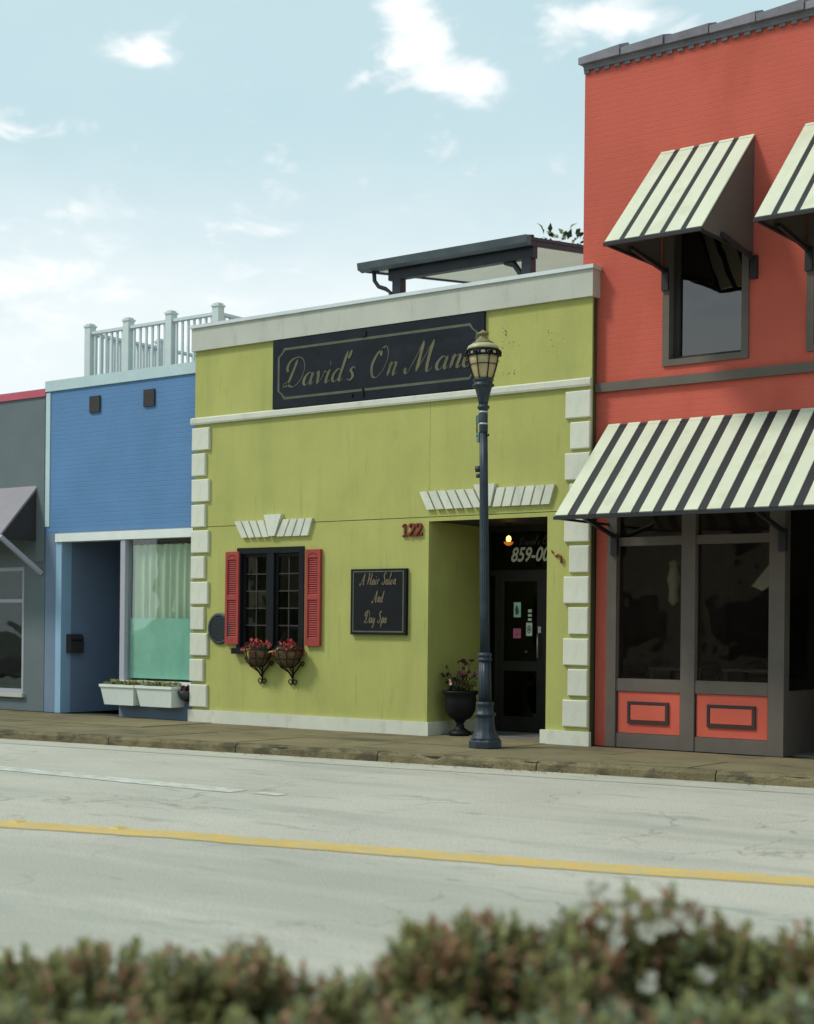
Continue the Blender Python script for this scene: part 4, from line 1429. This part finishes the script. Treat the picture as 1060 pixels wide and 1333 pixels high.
# roof railing
t = thing('roof_railing', 'pale grey post-and-baluster railing around the deck on the blue shop roof', 'railing', (-19.2, 1.0, 5.5))
PX = [-20.80, -19.82, -18.78, -17.69]
RY0, RY1 = 1.0, 6.0
posts = [(x, RY0) for x in PX] + [(-17.69, 2.75), (-17.69, 4.4), (-17.69, RY1), (-20.80, RY1), (-19.2, RY1), (-20.80, 2.7), (-20.80, 4.4)]
po = None
for (x, y) in posts:
    if po is None:
        po = MB().box(x - .07, x + .07, y - .07, y + .07, 5.5, 6.87).box(x - .085, x + .085, y - .085, y + .085, 6.87, 6.90).box(x - .06, x + .06, y - .06, y + .06, 6.90, 6.93).build('post', 'rail', t, loc=(x, y, 5.5))
    else:
        dup(po, (x, y, 5.5))
segs = [((PX[0], RY0), (PX[1], RY0)), ((PX[1], RY0), (PX[2], RY0)), ((PX[2], RY0), (PX[3], RY0)), ((-17.69, RY0), (-17.69, 2.75)), ((-17.69, 2.75), (-17.69, 4.4)), ((-17.69, 4.4), (-17.69, RY1)),
        ((-20.80, RY1), (-19.2, RY1)), ((-19.2, RY1), (-17.69, RY1)), ((-20.80, RY0), (-20.80, 2.7)), ((-20.80, 2.7), (-20.80, 4.4)), ((-20.80, 4.4), (-20.80, RY1))]
bal = None
for (a, c2) in segs:
    A, B = Vector((*a, 0)), Vector((*c2, 0))
    dd = (B - A).normalized()
    L_ = (B - A).length
    A2, B2 = A + dd * .071, B - dd * .071
    MB().beam((A2.x, A2.y, 6.76), (B2.x, B2.y, 6.76), .09, .05).build('top_rail', 'rail', t)
    MB().beam((A2.x, A2.y, 5.85), (B2.x, B2.y, 5.85), .06, .05).build('bottom_rail', 'rail', t)
    n = max(3, int(L_ / .135))
    for k in range(1, n):
        p = A.lerp(B, k / n)
        if bal is None:
            bal = MB().box(p.x - .018, p.x + .018, p.y - .018, p.y + .018, 5.875, 6.735).build('baluster', 'rail', t, loc=(p.x, p.y, 5.875))
        else:
            dup(bal, (p.x, p.y, 5.875))

# ------------------------------------------------------------------ GREY BUILDING far left
t = thing('grey_shop', 'slate grey shop at the left edge with pinkish red parapet line', 'building', (-25, .1, WZ))
HX0 = -32
wall_mb(HX0, -20.875, WZ, 5.55, .10, .35, [(-23.9, -21.42, .42, 2.62), (-27.5, -24.6, .42, 2.62)]).build('wall', 'grey_wall', t)
MB().box(HX0, -20.875, .07, .42, 5.55, 5.68).build('parapet_cap', 'pink_cap', t)
MB().box(-21.10, -20.88, .075, .099, 2.7, 5.5).build('corner_pilaster', 'grey_wall', t)
MB().box(HX0, -20.88, 11, 11.2, WZ, 5.4).box(HX0, HX0 + .2, .35, 11, WZ, 5.4).box(HX0, -20.88, .351, 11, 5.1, 5.3).build('shell', 'grey_wall', t)
MB().box(HX0 + .2, -20.9, 2.2, 2.3, WZ, 5.1).build('inner_wall', 'taupe_dark', t)
for (a, c2) in ((-23.9, -21.42), (-27.5, -24.6)):
    b = MB()
    b.box(a, a + .07, .12, .22, .42, 2.62).box(c2 - .07, c2, .12, .22, .42, 2.62).box(a + .07, c2 - .07, .12, .22, 2.55, 2.62).box(a + .07, c2 - .07, .12, .22, .42, .49).box(a + .07, c2 - .07, .13, .21, 2.0, 2.06)
    wo_ = b.build('window', 'grey_metal', t)
    MB().box(a + .07, c2 - .07, .165, .172, .49, 2.0).build('pane', 'glass', wo_)
    MB().box(a + .07, c2 - .07, .165, .172, 2.06, 2.55).build('pane', 'glass', wo_)
    MB().box(a - .05, c2 + .05, .04, .099, .35, .42).build('sill', 'cornice', wo_)
b = thing('window_display', 'pale round object on a dark stand inside the grey shop window', 'display', (-22.0, .8, .5))
MB().lathe((-22.0, .8, .75), [(.02, 0), (.14, .04), (.2, .16), (.14, .28), (.02, .32)], 16).build('globe', 'stick_mint', b)
MB().box(-22.3, -21.7, .6, 1.0, WZ, .74).build('stand', 'taupe_dark', b)
# awning
a = thing('grey_awning', 'plain mauve-grey sloping awning on the grey shop with diagonal arm', 'awning', (-23.5, .1, 3.5))
xr, xl = -21.08, -26.5
MB().prism_x([(.095, 4.02), (.095, 3.97), (-.72, 3.06), (-.72, 3.11)], xl, xr).build('canvas', 'grey_awning', a)
MB().prism_x([(.09, 3.96), (-.71, 3.06), (.09, 3.06)], xr - .03, xr - .005).build('side_gusset', 'taupe_dark', a)
MB().beam((-21.05, -.72, 3.10), (-20.95, .09, 2.50), .07, .07).build('arm', 'grey_metal', a)
MB().beam((xl, -.72, 3.03), (xr, -.72, 3.03), .05, .05).build('front_bar', 'grey_metal', a)

# ------------------------------------------------------------------ CANOPY ON THE GREEN ROOF
t = thing('roof_canopy', 'dark steel flat canopy with pale soffit standing on the salon roof', 'canopy', (-14.2, 3, 5.6))
CX0, CX1, CY0, CY1 = -15.82, -12.58, 2.5, 6.6
sl = .125


def cz(y, z): return z + sl * (y - CY0)


MB().prism_x([(CY0, 7.55), (CY1, cz(CY1, 7.55)), (CY1, cz(CY1, 7.60)), (CY0, 7.60)], CX0, CX1).build('roof_sheet', 'canopy', t)
MB().prism_x([(CY0 + .30, cz(CY0 + .3, 7.50)), (CY1 - .1, cz(CY1 - .1, 7.50)), (CY1 - .1, cz(CY1 - .1, 7.545)), (CY0 + .30, cz(CY0 + .3, 7.545))], CX0 + .05, CX1 - .03).build('soffit', 'soffit', t)
MB().prism_x([(CY0 - .12, 7.50), (CY0 - .001, 7.47), (CY0 - .001, 7.61), (CY0 - .14, 7.61)], CX0 - .05, CX1).build('gutter', 'canopy_edge', t)
MB().prism_x([(CY0 + .10, 7.31), (CY0 + .22, 7.31), (CY0 + .22, 7.545), (CY0 + .10, 7.545)], -15.40, -12.60).build('front_beam', 'canopy', t)
for (xx) in (CX0 + .02, CX1 - .06):
    MB().prism_x([(CY0 + .02, cz(CY0, 7.47)), (CY1, cz(CY1, 7.47)), (CY1, cz(CY1, 7.549)), (CY0 + .02, cz(CY0, 7.549))], xx, xx + .05).build('edge_beam', 'canopy', t)
for x in (-15.22, -12.72):
    for y in (CY0 + .16, 6.2):
        MB().box(x - .08, x + .08, y - .08, y + .08, 5.6, 7.31 if y < 3 else cz(6.2, 7.49)).build('post', 'canopy', t)
b = MB()
b.tube([(-15.62, CY0 + .0, 7.50), (-15.62, CY0 + .02, 7.32), (-15.55, CY0 + .04, 7.22), (-15.42, CY0 + .06, 7.17), (-15.33, CY0 + .08, 7.10), (-15.32, CY0 + .1, 6.0)], .035, 8)
b.build('downpipe', 'canopy', t)
b = MB()
b.tube([(-13.15, CY0 + .16, 7.32), (-12.98, CY0 + .16, 7.26), (-12.86, CY0 + .16, 7.10), (-12.80, CY0 + .16, 6.95)], .05, 8)
b.build('curved_brace', 'canopy', t)

# ------------------------------------------------------------------ RED BUILDING
RX0, RX1 = -10.27, 1.5
RY = .14
t = thing('red_building', 'two-storey coral red brick building with dark coping and taupe shopfront', 'building', (-7, RY, WZ))
UW = [(-9.09, -7.93, 4.95, 7.05), (-7.19, -6.03, 4.95, 7.05), (-5.29, -4.13, 4.95, 7.05), (-3.39, -2.23, 4.95, 7.05)]
wall_mb(RX0, RX1, 3.60, 9.0, RY, RY + .3, UW).build('wall', 'red', t)
MB().box(GX1 + .012, -9.86, RY, RY + .3, WZ, 3.599).build('pilaster', 'red', t)
MB().box(-9.86, RX1, RY, RY + .3, 3.30, 3.599).build('shop_lintel', 'taupe', t)
MB().box(RX0, RX0 + .3, RY + .3, 14, 3.6, 8.9).box(RX0, RX1, 14, 14.3, WZ, 8.9).build('side_wall', 'red', t)
MB().box(RX0 + .3, RX1, RY + .3, 14, 8.3, 8.5).build('roof', 'dark_int', t)
MB().box(RX0 + .3, RX1, 4.0, 4.1, WZ, 8.3).box(RX0 + .3, RX1, RY + .301, 3.999, 3.62, 3.8).box(GX1 + .3, RX1, RY + .3, 3.999, WZ - .04, WZ + .01).build('inner_wall', 'dark_int', t)
MB().box(GX1 + .011, GX1 + .069, RY + .301, 4.3, WZ, 3.6).build('inner_wall', 'dark_int', t)
MB().box(GX1 + .001, RX1, RY - .055, RY - .001, 4.70, 4.815).build('belt_course', 'taupe', t)
# dentils under the coping
b = MB()
x = RX0
while x < RX1:
    b.box(x, x + .075, RY - .030, RY - .0005, 8.89, 8.93)
    x += .15
b.box(RX0, RX1, RY - .04, RY - .0005, 8.9301, 8.9715)
dn = b.build('dentil_course', 'coping', t)
dn['kind'] = 'stuff'
MB().box(RX0 - .01, RX1, RY - .045, RY + .32, 8.972, 9.03).build('coping_bed', 'coping', t)
rc = random.Random(8)
x = RX0 - .05
while x < RX1 - .3:
    L_ = .62
    z0 = 9.031
    a0, a1 = .12 + rc.uniform(-.012, .012), .185 + rc.uniform(-.015, .015)
    y0_, y1_ = RY - .09 + rc.uniform(-.01, .01), RY + .36
    v = [(x, y0_, z0 - .03), (x + L_ - .01, y0_ - .015, z0 - .03), (x + L_ - .01, y1_, z0), (x, y1_, z0),
         (x, y0_, z0 + a0 * .5), (x + L_ - .01, y0_ - .015, z0 + a1 * .5), (x + L_ - .01, y1_, z0 + a1 * .5), (x, y1_, z0 + a0 * .5),
         (x, RY + .13, z0 + a0), (x + L_ - .01, RY + .13, z0 + a1)]
    MB().add(v, [(0, 3, 2, 1), (0, 1, 5, 4), (2, 3, 7, 6), (4, 5, 9, 8), (7, 8, 9, 6), (1, 2, 6, 9, 5), (0, 4, 8, 7, 3)]).build('coping_tile', 'coping', t)
    x += .62
# upper windows
for (a, c2, z0, z1) in UW:
    b = MB()
    b.box(a, a + .09, RY - .03, RY + .20, z0, z1).box(c2 - .09, c2, RY - .03, RY + .20, z0, z1).box(a + .09, c2 - .09, RY - .03, RY + .2, z1 - .1, z1).box(a + .09, c2 - .09, RY - .03, RY + .2, z0, z0 + .08)
    w_ = b.build('window', 'taupe', t)
    b = MB()
    b.box(a + .09, a + .17, RY + .10, RY + .18, z0 + .08, z1 - .1).box(c2 - .13, c2 - .09, RY + .10, RY + .18, z0 + .08, z1 - .1)
    b.box(a + .17, c2 - .13, RY + .10, RY + .18, z0 + .08, z0 + .13)
    b.build('sash', 'taupe_dark', w_)
    MB().box(a + .17, c2 - .13, RY + .145, RY + .15, z0 + .13, z1 - .1).build('pane', 'glass_up', w_)
# shopfront
SF0, SF1 = -9.86, -7.43
b = MB()
b.box(SF0, -9.72, RY - .02, RY + .12, WZ, 3.30).box(-8.80, -8.61, RY - .015, RY + .12, WZ, 3.30).box(-7.63, SF1, RY - .02, RY + .14, WZ, 3.30)
for (a, c2) in ((-9.72, -8.80), (-8.61, -7.63)):
    b.box(a, c2, RY, RY + .12, .84, 1.0).box(a, c2, RY, RY + .12, 2.70, 2.81).box(a, c2, RY, RY + .12, WZ, .30)
b.build('shopfront_frame', 'taupe', t)
for (a, c2) in ((-9.72, -8.80), (-8.61, -7.63)):
    MB().box(a, c2, RY + .07, RY + .078, 1.0, 2.70).build('shop_pane', 'glass_mid', t)
    MB().box(a, c2, RY + .07, RY + .078, 2.81, 3.30).build('transom_pane', 'glass_mid', t)
    b = MB()
    b.box(a + .02, c2 - .02, RY + .02, RY + .09, .305, .835)
    pn = b.build('stall_panel', 'red_panel', t)
    fx = .17
    b = MB()
    aa, cc, za, zb = a + fx, c2 - fx, .43, .71
    w = .035
    b.box(aa, cc, RY - .004, RY + .019, za, za + w).box(aa, cc, RY - .004, RY + .019, zb - w, zb).box(aa, aa + w, RY - .004, RY + .019, za + w, zb - w).box(cc - w, cc, RY - .004, RY + .019, za + w, zb - w)
    b.build('panel_moulding', 'taupe_dark', pn)
    MB().cbox(aa + w, cc - w, RY + .0, RY + .019, za + w, zb - w, .012).build('raised_panel', 'red_panel', pn)
# recessed entry on the right of the shopfront
MB().box(-7.52, SF1 - .001, RY + .141, 1.7, WZ, .9).build('entry_side', 'taupe', t)
MB().box(-7.50, -7.49, RY + .141, 1.7, .9, 3.3).build('side_pane', 'glass_mid', t)
b = MB()
b.box(-7.48, -7.30, 1.7, 1.8, WZ, 3.3).box(-6.35, -6.2, 1.7, 1.8, WZ, 3.3).box(-7.30, -6.35, 1.7, 1.8, 2.3, 2.42).box(-7.30, -7.20, 1.71, 1.76, WZ, 2.3).box(-6.45, -6.35, 1.71, 1.76, WZ, 2.3).box(-7.20, -6.45, 1.71, 1.76, .85, 1.0)
b.box(-7.20, -6.45, 1.71, 1.76, WZ, .30)
en = b.build('entry_door', 'taupe_dark', t)
MB().box(-7.20, -6.45, 1.72, 1.75, .30, .85).build('kick_panel', 'red_panel', en)
MB().box(-7.20, -6.45, 1.73, 1.737, 1.0, 2.3).build('pane', 'glass_dark', en)
MB().box(-7.49, -6.2, RY + .14, 1.8, 3.30, 3.36).build('entry_ceiling', 'taupe', t)
MB().box(-6.2, -6.05, RY - .02, 1.8, WZ, 3.30).box(-6.05, RX1, RY, RY + .2, WZ, 1.0).box(-4, RX1, RY, RY + .2, 1.0, 3.3).build('right_pier', 'taupe', t)
MB().box(-6.05, -4, RY + .1, RY + .108, 1.0, 3.3).build('shop_pane', 'glass', t)
# faint things inside the red building's shop window
o = thing('hanging_ornament', 'pale blurred ornament hanging inside the left pane of the red shopfront', 'ornament', (-9.3, .9, 2.5))
MB().tube([(-9.3, .9, 3.3), (-9.3, .9, 2.55)], .006, 5).build('cord', 'taupe', o)
MB().lathe((-9.3, .9, 1.95), [(.02, 0), (.07, .06), (.06, .2), (.09, .35), (.05, .5), (.07, .56), (.02, .6)], 14).build('body', 'cornice', o)
o = thing('pennant', 'pale cloth pennant hanging inside the right pane of the red shopfront', 'pennant', (-7.85, .5, 2.3))
MB().add([(-8.05, .55, 2.20), (-7.72, .5, 2.52), (-7.74, .52, 2.22), (-7.9, .54, 2.12), (-8.04, .56, 2.18)], [(0, 1, 2, 3, 4)]).build('cloth', 'cornice', o)
MB().tube([(-8.08, .56, 2.16), (-7.70, .5, 2.56)], .008, 5).build('stick', 'taupe', o)
for x, lb in ((-9.2, 'dark table just inside the left pane of the red shopfront'), (-8.15, 'dark table just inside the right pane of the red shopfront')):
    o = thing('shop_table', lb, 'table', (x, 1.0, WZ))
    MB().box(x - .38, x + .38, .75, 1.4, 1.10, 1.14).build('top', 'taupe', o)
    for sx in (-.34, .34):
        for yy_ in (.79, 1.36):
            MB().box(x + sx - .025, x + sx + .025, yy_ - .025, yy_ + .025, WZ + .01, 1.10).build('leg', 'taupe', o)


# ------------------------------------------------------------------ striped awnings
def awning(name, label, x0, x1, zt, zb, proj, ns, group, brace_x, brace_z, gusset=True, pr_=.66):
    yt = RY - .005
    yb = -proj
    t = thing(name, label, 'awning', ((x0 + x1) / 2, yt, zb), group)
    L_ = math.hypot(yt - yb, zt - zb)
    n = Vector((0, -(zt - zb) / L_, (yt - yb) / L_))
    tot = ns * 1.0
    dr = 1 - pr_        # pale stripes are wider than dark ones
    W = (x1 - x0) / (ns * (pr_ + dr) - dr)
    x = x0
    for k in range(2 * ns - 1):
        pale = k % 2 == 0
        w = W * (pr_ if pale else dr)
        off = .012 if pale else 0.0
        th = .02
        a = Vector((0, yt, zt)) + n * off
        c = Vector((0, yb, zb)) + n * off
        b = MB()
        b.prism_x([(a.y, a.z), (c.y, c.z), (c.y - n.y * th, c.z - n.z * th), (a.y - n.y * th, a.z - n.z * th)], x + .001, x + w - .001)
        b.build('stripe_panel', 'stripe_pale' if pale else 'stripe_dark', t)
        x += w
    b = MB()
    b.beam((x0 - .01, yb - .01, zb - .028), (x1 + .01, yb - .01, zb - .028), .035, .04)
    b.beam((x0 + .02, yt - .04, zt - .05), (x1 - .02, yt - .04, zt - .05), .03, .03)
    for xx in (x0 + .02, x1 - .02):
        b.beam((xx, yt - .04, zt - .06), (xx, yb + .03, zb - .03), .03, .03)
        b.beam((xx, yt - .02, zb - .03), (xx, yb + .03, zb - .03), .03, .03)
    b.build('frame', 'stripe_dark', t)
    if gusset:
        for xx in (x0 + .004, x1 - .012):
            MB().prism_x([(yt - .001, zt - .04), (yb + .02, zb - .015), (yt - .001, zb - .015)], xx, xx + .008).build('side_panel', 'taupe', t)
    for bx in brace_x:
        b = MB()
        b.beam((bx, -proj * .62, zb + .02), (bx, yt - .03, brace_z + .12), .045, .045)
        b.box(bx - .045, bx + .045, yt - .06, yt - .001, brace_z - .12, brace_z + .16)
        b.build('brace', 'stripe_dark', t)
    return t


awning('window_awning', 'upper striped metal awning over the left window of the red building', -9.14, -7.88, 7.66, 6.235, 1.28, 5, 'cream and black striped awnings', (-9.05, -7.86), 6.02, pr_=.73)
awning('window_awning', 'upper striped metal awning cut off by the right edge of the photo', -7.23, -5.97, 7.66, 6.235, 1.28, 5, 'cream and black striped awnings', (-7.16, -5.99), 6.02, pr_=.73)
awning('shop_awning', 'long cream and black striped awning over the red building shopfront', -9.86, -3.6, 4.27, 3.01, 1.17, 22, 'cream and black striped awnings', (-9.74, -7.45, -4.0), 2.70, gusset=False, pr_=.61)
# end closing strip of the long awning follows the slope (seen from the left)

# ------------------------------------------------------------------ trees beyond the roofs, unseen building and trees added across the street


def tree(x, y, h, r, label, seed, n=2600, group=None, ls=.22):
    rr = random.Random(seed)
    t = thing('tree', label, 'tree', (x, y, 0), group)
    b = MB()
    top = Vector((x + rr.uniform(-.3, .3), y, h * .72))
    b.tube([(x, y, -.02), (x + .05, y, h * .25), (x - .05, y, h * .5), tuple(top)], [.26, .2, .15, .07], 9)
    clumps = []
    for k in range(15):
        a = rr.uniform(0, 2 * pi)
        zz = rr.uniform(.42, .93) * h
        rad = r * rr.uniform(.25, .85) * (1 - max(0, zz / h - .6) * 1.5)
        c = Vector((x + rad * cos(a), y + rad * sin(a), zz))
        s0 = Vector((x, y, zz - rad * .7 - .3))
        if s0.z > h * .7: s0.z = h * .68
        b.tube([tuple(s0), tuple(s0.lerp(c, .5) + Vector((0, 0, -.1))), tuple(c)], [.07, .045, .02], 6)
        clumps.append((c, r * rr.uniform(.28, .5)))
    b.build('trunk', 'bark', t)
    b = MB()
    for k in range(n):
        c, cr = clumps[k % len(clumps)]
        v = Vector((rr.gauss(0, 1), rr.gauss(0, 1), rr.gauss(0, .8)))
        v = v.normalized() * cr * rr.uniform(.45, 1.08) ** .6
        v.z *= .8
        d_ = (v.normalized() + Vector((rr.uniform(-.8, .8), rr.uniform(-.8, .8), rr.uniform(-.8, .5))))
        b.leaf(c + v, d_, Vector((rr.uniform(-1, 1), rr.uniform(-1, 1), 1)), ls * rr.uniform(.7, 1.3), ls * .6, 0 if rr.random() < .7 else 1)
    o = b.build('crown', ['leaf_dark', 'leaf'], t)
    o['kind'] = 'stuff'
    return t


tree(-19.05, 14.6, 13.0, 1.9, 'leafy tree behind the salon, only its top showing beside the red building', 2, 3400, ls=.20)

t = thing('unseen_opposite_building', 'unseen long tan rendered building added across the street, mirrored in the shop windows', 'building', (-20, -40, 0))  # unseen; added so the shop glass mirrors it instead of bright sky
ops = [(-58 + 6 * i, -54 + 6 * i, .8, 3.0) for i in range(14)] + [(-57.2 + 6 * i, -55.4 + 6 * i, 4.6, 6.3) for i in range(14)]
wall_mb(-60, 26, 0, 7.6, -40.3, -40, ops).build('wall', 'tan_wall', t)
MB().box(-60, 26, -52, -40.3, 7.3, 7.5).box(-60, -59.7, -52, -40.301, 0, 7.3).box(25.7, 26, -52, -40.301, 0, 7.3).box(-60, 26, -43, -42.8, 0, 7.3).build('roof', 'dark_int', t)
for o_ in ops:
    MB().box(o_[0], o_[1], -40.2, -40.19, o_[2], o_[3]).build('window', 'glass_dark', t)
tree(-14, -31, 8.0, 3.2, 'unseen broad tree added across the road to darken glass reflections, left one', 5, 2200, 'unseen trees added across the road', ls=.34)  # both trees unseen, added to block sky reflections in the glass
tree(-1, -30, 7.5, 3.0, 'unseen broad tree added across the road to darken glass reflections, right one', 6, 2200, 'unseen trees added across the road', ls=.34)

# ------------------------------------------------------------------ hedge shrubs in the foreground
F = Vector((-sin(radians(36.898)), cos(radians(36.898)), 0))
R = Vector((cos(radians(36.898)), sin(radians(36.898)), 0))
C0 = Vector((0, -17.3, 0))


def place(u, d):
    """ground point at lateral offset u metres and distance d metres along the street verge"""
    return C0 + F * d + R * u


def shrub(pos, top, rx, ry, label, seed, red=.35, white=0, pale=.1, nst=110):
    rr = random.Random(seed)
    t = thing('shrub', label, 'shrub', (pos.x, pos.y, .10), 'low hedge shrubs along the near verge')
    st, lf = MB(), MB()
    hgt = top - .10 - .03
    P0 = Vector((pos.x, pos.y, .10))
    W2 = []
    for k in range(nst):
        a = rr.uniform(0, 2 * pi)
        q = math.sqrt(rr.random())
        lump = 1 + .22 * mnoise.noise(Vector((cos(a) * 2 + seed, sin(a) * 2, q)))
        zt = (max(0.03, 1 - (q * .96) ** 3.2)) ** .5
        zt *= 1 - .13 * rr.random() + .10 * mnoise.noise(Vector((q * cos(a) * 3.5 + seed * 3, q * sin(a) * 3.5, 5)))
        tip = P0 + R * (rx * q * cos(a) * lump) + F * (ry * q * sin(a) * lump) + Vector((0, 0, hgt * zt * .96))
        base_ = P0 + R * (rx * .35 * q * cos(a)) + F * (ry * .35 * q * sin(a))
        mid = base_.lerp(tip, .55) + Vector((rr.uniform(-.03, .03), rr.uniform(-.03, .03), .05))
        st.tube([base_, mid, tip], [.005, .004, .002], 4)
        out = (tip - (P0 + Vector((0, 0, hgt * .45)))).normalized()
        isred = rr.random() < red * .6 and zt > .6
        ispale = rr.random() < pale
        for j in range(26):
            u = .45 + .55 * (j / 26) ** .9
            p = base_.lerp(mid, u * 2) if u < .5 else mid.lerp(tip, u * 2 - 1)
            ang = j * 2.4 + rr.uniform(-.4, .4)
            s1 = out.orthogonal().normalized()
            s2 = out.cross(s1)
            near = max(0, (u - .7) / .3)
            d_ = (s1 * cos(ang) + s2 * sin(ang)) * (1.0 - .55 * near) + out * (.3 + .6 * near) + Vector((rr.uniform(-.3, .3), rr.uniform(-.3, .3), rr.uniform(-.2, .3)))
            ln = rr.uniform(.036, .058) * (1 - .15 * near)
            if isred and u > .84:
                mi = 2
            else:
                mi = 1 if (ispale and u > .75) or rr.random() < .07 else 0
            lf.leaf(p, d_, Vector((0, 0, 1)), ln, ln * .55, mi, .18)
        W2.append((tip, out))
    st.build('stem', 'stem', t)
    o = lf.build('foliage', ['leaf', 'leaf_pale', 'leaf_red'], t)
    o['kind'] = 'stuff'
    if white:
        b = MB()
        fr = [w for w in W2 if (w[0] - pos).dot(F) < .02 and w[0].z > .5]
        rr.shuffle(fr)
        for (p, out) in fr[:white]:
            for q in range(4):
                c = p + out * .02 - F * .03 + Vector((rr.uniform(-.025, .025), rr.uniform(-.025, .025), rr.uniform(-.02, .02)))
                for k in range(5):
                    a = 2 * pi * k / 5
                    dd = R * cos(a) + Vector((0, 0, 1)) * sin(a) - F * .5
                    b.leaf(c, dd, -F, .020, .018, 0, .05)
        o = b.build('flower', 'petal_white', t)
        o['kind'] = 'stuff'


shrub(place(-1.10, 4.50), .70, .22, .28, 'low shrub cut off at the left edge of the hedge', 31, .35, 0, .12, 130)
shrub(place(-.86, 4.25), .775, .24, .26, 'bronze-tipped shrub second from the left in the back of the hedge', 32, .6, 0, .1, 170)
shrub(place(-.44, 4.25), .785, .27, .26, 'olive shrub with bronze peaks left of the hedge dip', 33, .55, 0, .1, 190)
shrub(place(-.16, 4.10), .725, .18, .22, 'lowest shrub in the dip of the hedge, mostly green', 34, .2, 0, .15, 110)
shrub(place(.16, 4.25), .865, .35, .28, 'rounded dark green shrub in the middle of the hedge', 35, .5, 0, .06, 300)
shrub(place(.66, 4.35), .935, .32, .28, 'tallest shrub of the hedge with bronze tips and white blossoms', 36, .65, 16, .10, 250)
shrub(place(.43, 4.05), .80, .19, .20, 'small bronze-tipped shrub in front of the tallest one', 39, .5, 0, .1, 120)
shrub(place(1.12, 4.30), .83, .22, .28, 'shrub at the right edge of the hedge behind', 37, .45, 0, .12, 150)
shrub(place(-.655, 4.22), .765, .20, .24, 'green shrub filling the back of the hedge between two bronze-tipped ones at left', 41, .3, 0, .15, 120)
shrub(place(.93, 4.30), .85, .20, .26, 'green shrub filling the back of the hedge right of the tallest one', 42, .3, 0, .15, 120)
shrub(place(.42, 4.18), .865, .24, .22, 'green shrub on the slope of the hedge between the rounded one and the tallest one', 43, .4, 0, .15, 190)
k = 50
for (u, d, tp, lb) in ((-1.00, 3.70, .745, 'front-row shrub at the lower left corner'), (-.66, 3.62, .755, 'front-row shrub second from the lower left corner'), (-.30, 3.58, .745, 'front-row shrub under the hedge dip'),
                       (.06, 3.58, .775, 'front-row shrub just left of the lower middle with pale leaves'), (.40, 3.55, .785, 'front-row shrub right of the lower middle'), (.72, 3.60, .80, 'front-row shrub second from the lower right corner'),
                       (1.02, 3.70, .80, 'front-row shrub at the lower right corner')):
    shrub(place(u, d), tp, .27, .30, lb, k, .3, 0, .35, 210)
    k += 1

# ------------------------------------------------------------------ small litter along the kerb
b = MB()
rl = random.Random(77)
for i in range(60):
    x = rl.choice([rl.gauss(-9.6, .35), rl.gauss(-12.6, 1.0), rl.uniform(-18, -6)])
    y = kerb_y(x) - rl.uniform(.02, .25)
    a = rl.uniform(0, 6)
    b.leaf(Vector((x, y, .012)), Vector((cos(a), sin(a), .25)), Vector((0, 0, 1)), rl.uniform(.03, .07), .03, 0, .2)
o = b.build('fallen_leaves', 'litter', kind='stuff')
tag(o, 'scattered dry brown leaves in the gutter along the kerb', 'leaves')
# a small doormat at the salon door, and raised studs on the yellow line
m = MB().box(-12.25, -11.35, .55, 1.2, WZ + .007, WZ + .022).build('doormat', 'letter_grey')
tag(m, 'dark flat doormat on the floor in front of the salon door', 'doormat')
for (x, lb) in ((-10.0, 'raised reflector stud on the yellow line, nearer the left edge'), (-9.1, 'raised reflector stud on the yellow line, farther from the left edge')):
    y = interp(YL, x) - .06
    b = MB().add([(x - .06, y - .06, .005), (x + .06, y - .06, .005), (x + .06, y + .06, .005), (x - .06, y + .06, .005), (x - .035, y - .04, .018), (x + .035, y - .04, .018), (x + .035, y + .04, .018), (x - .035, y + .04, .018)],
                 [(0, 3, 2, 1), (4, 5, 6, 7), (0, 1, 5, 4), (1, 2, 6, 5), (2, 3, 7, 6), (3, 0, 4, 7)])
    tag(b.build('road_stud', 'reflector'), lb, 'road stud', 'road studs on the yellow line')
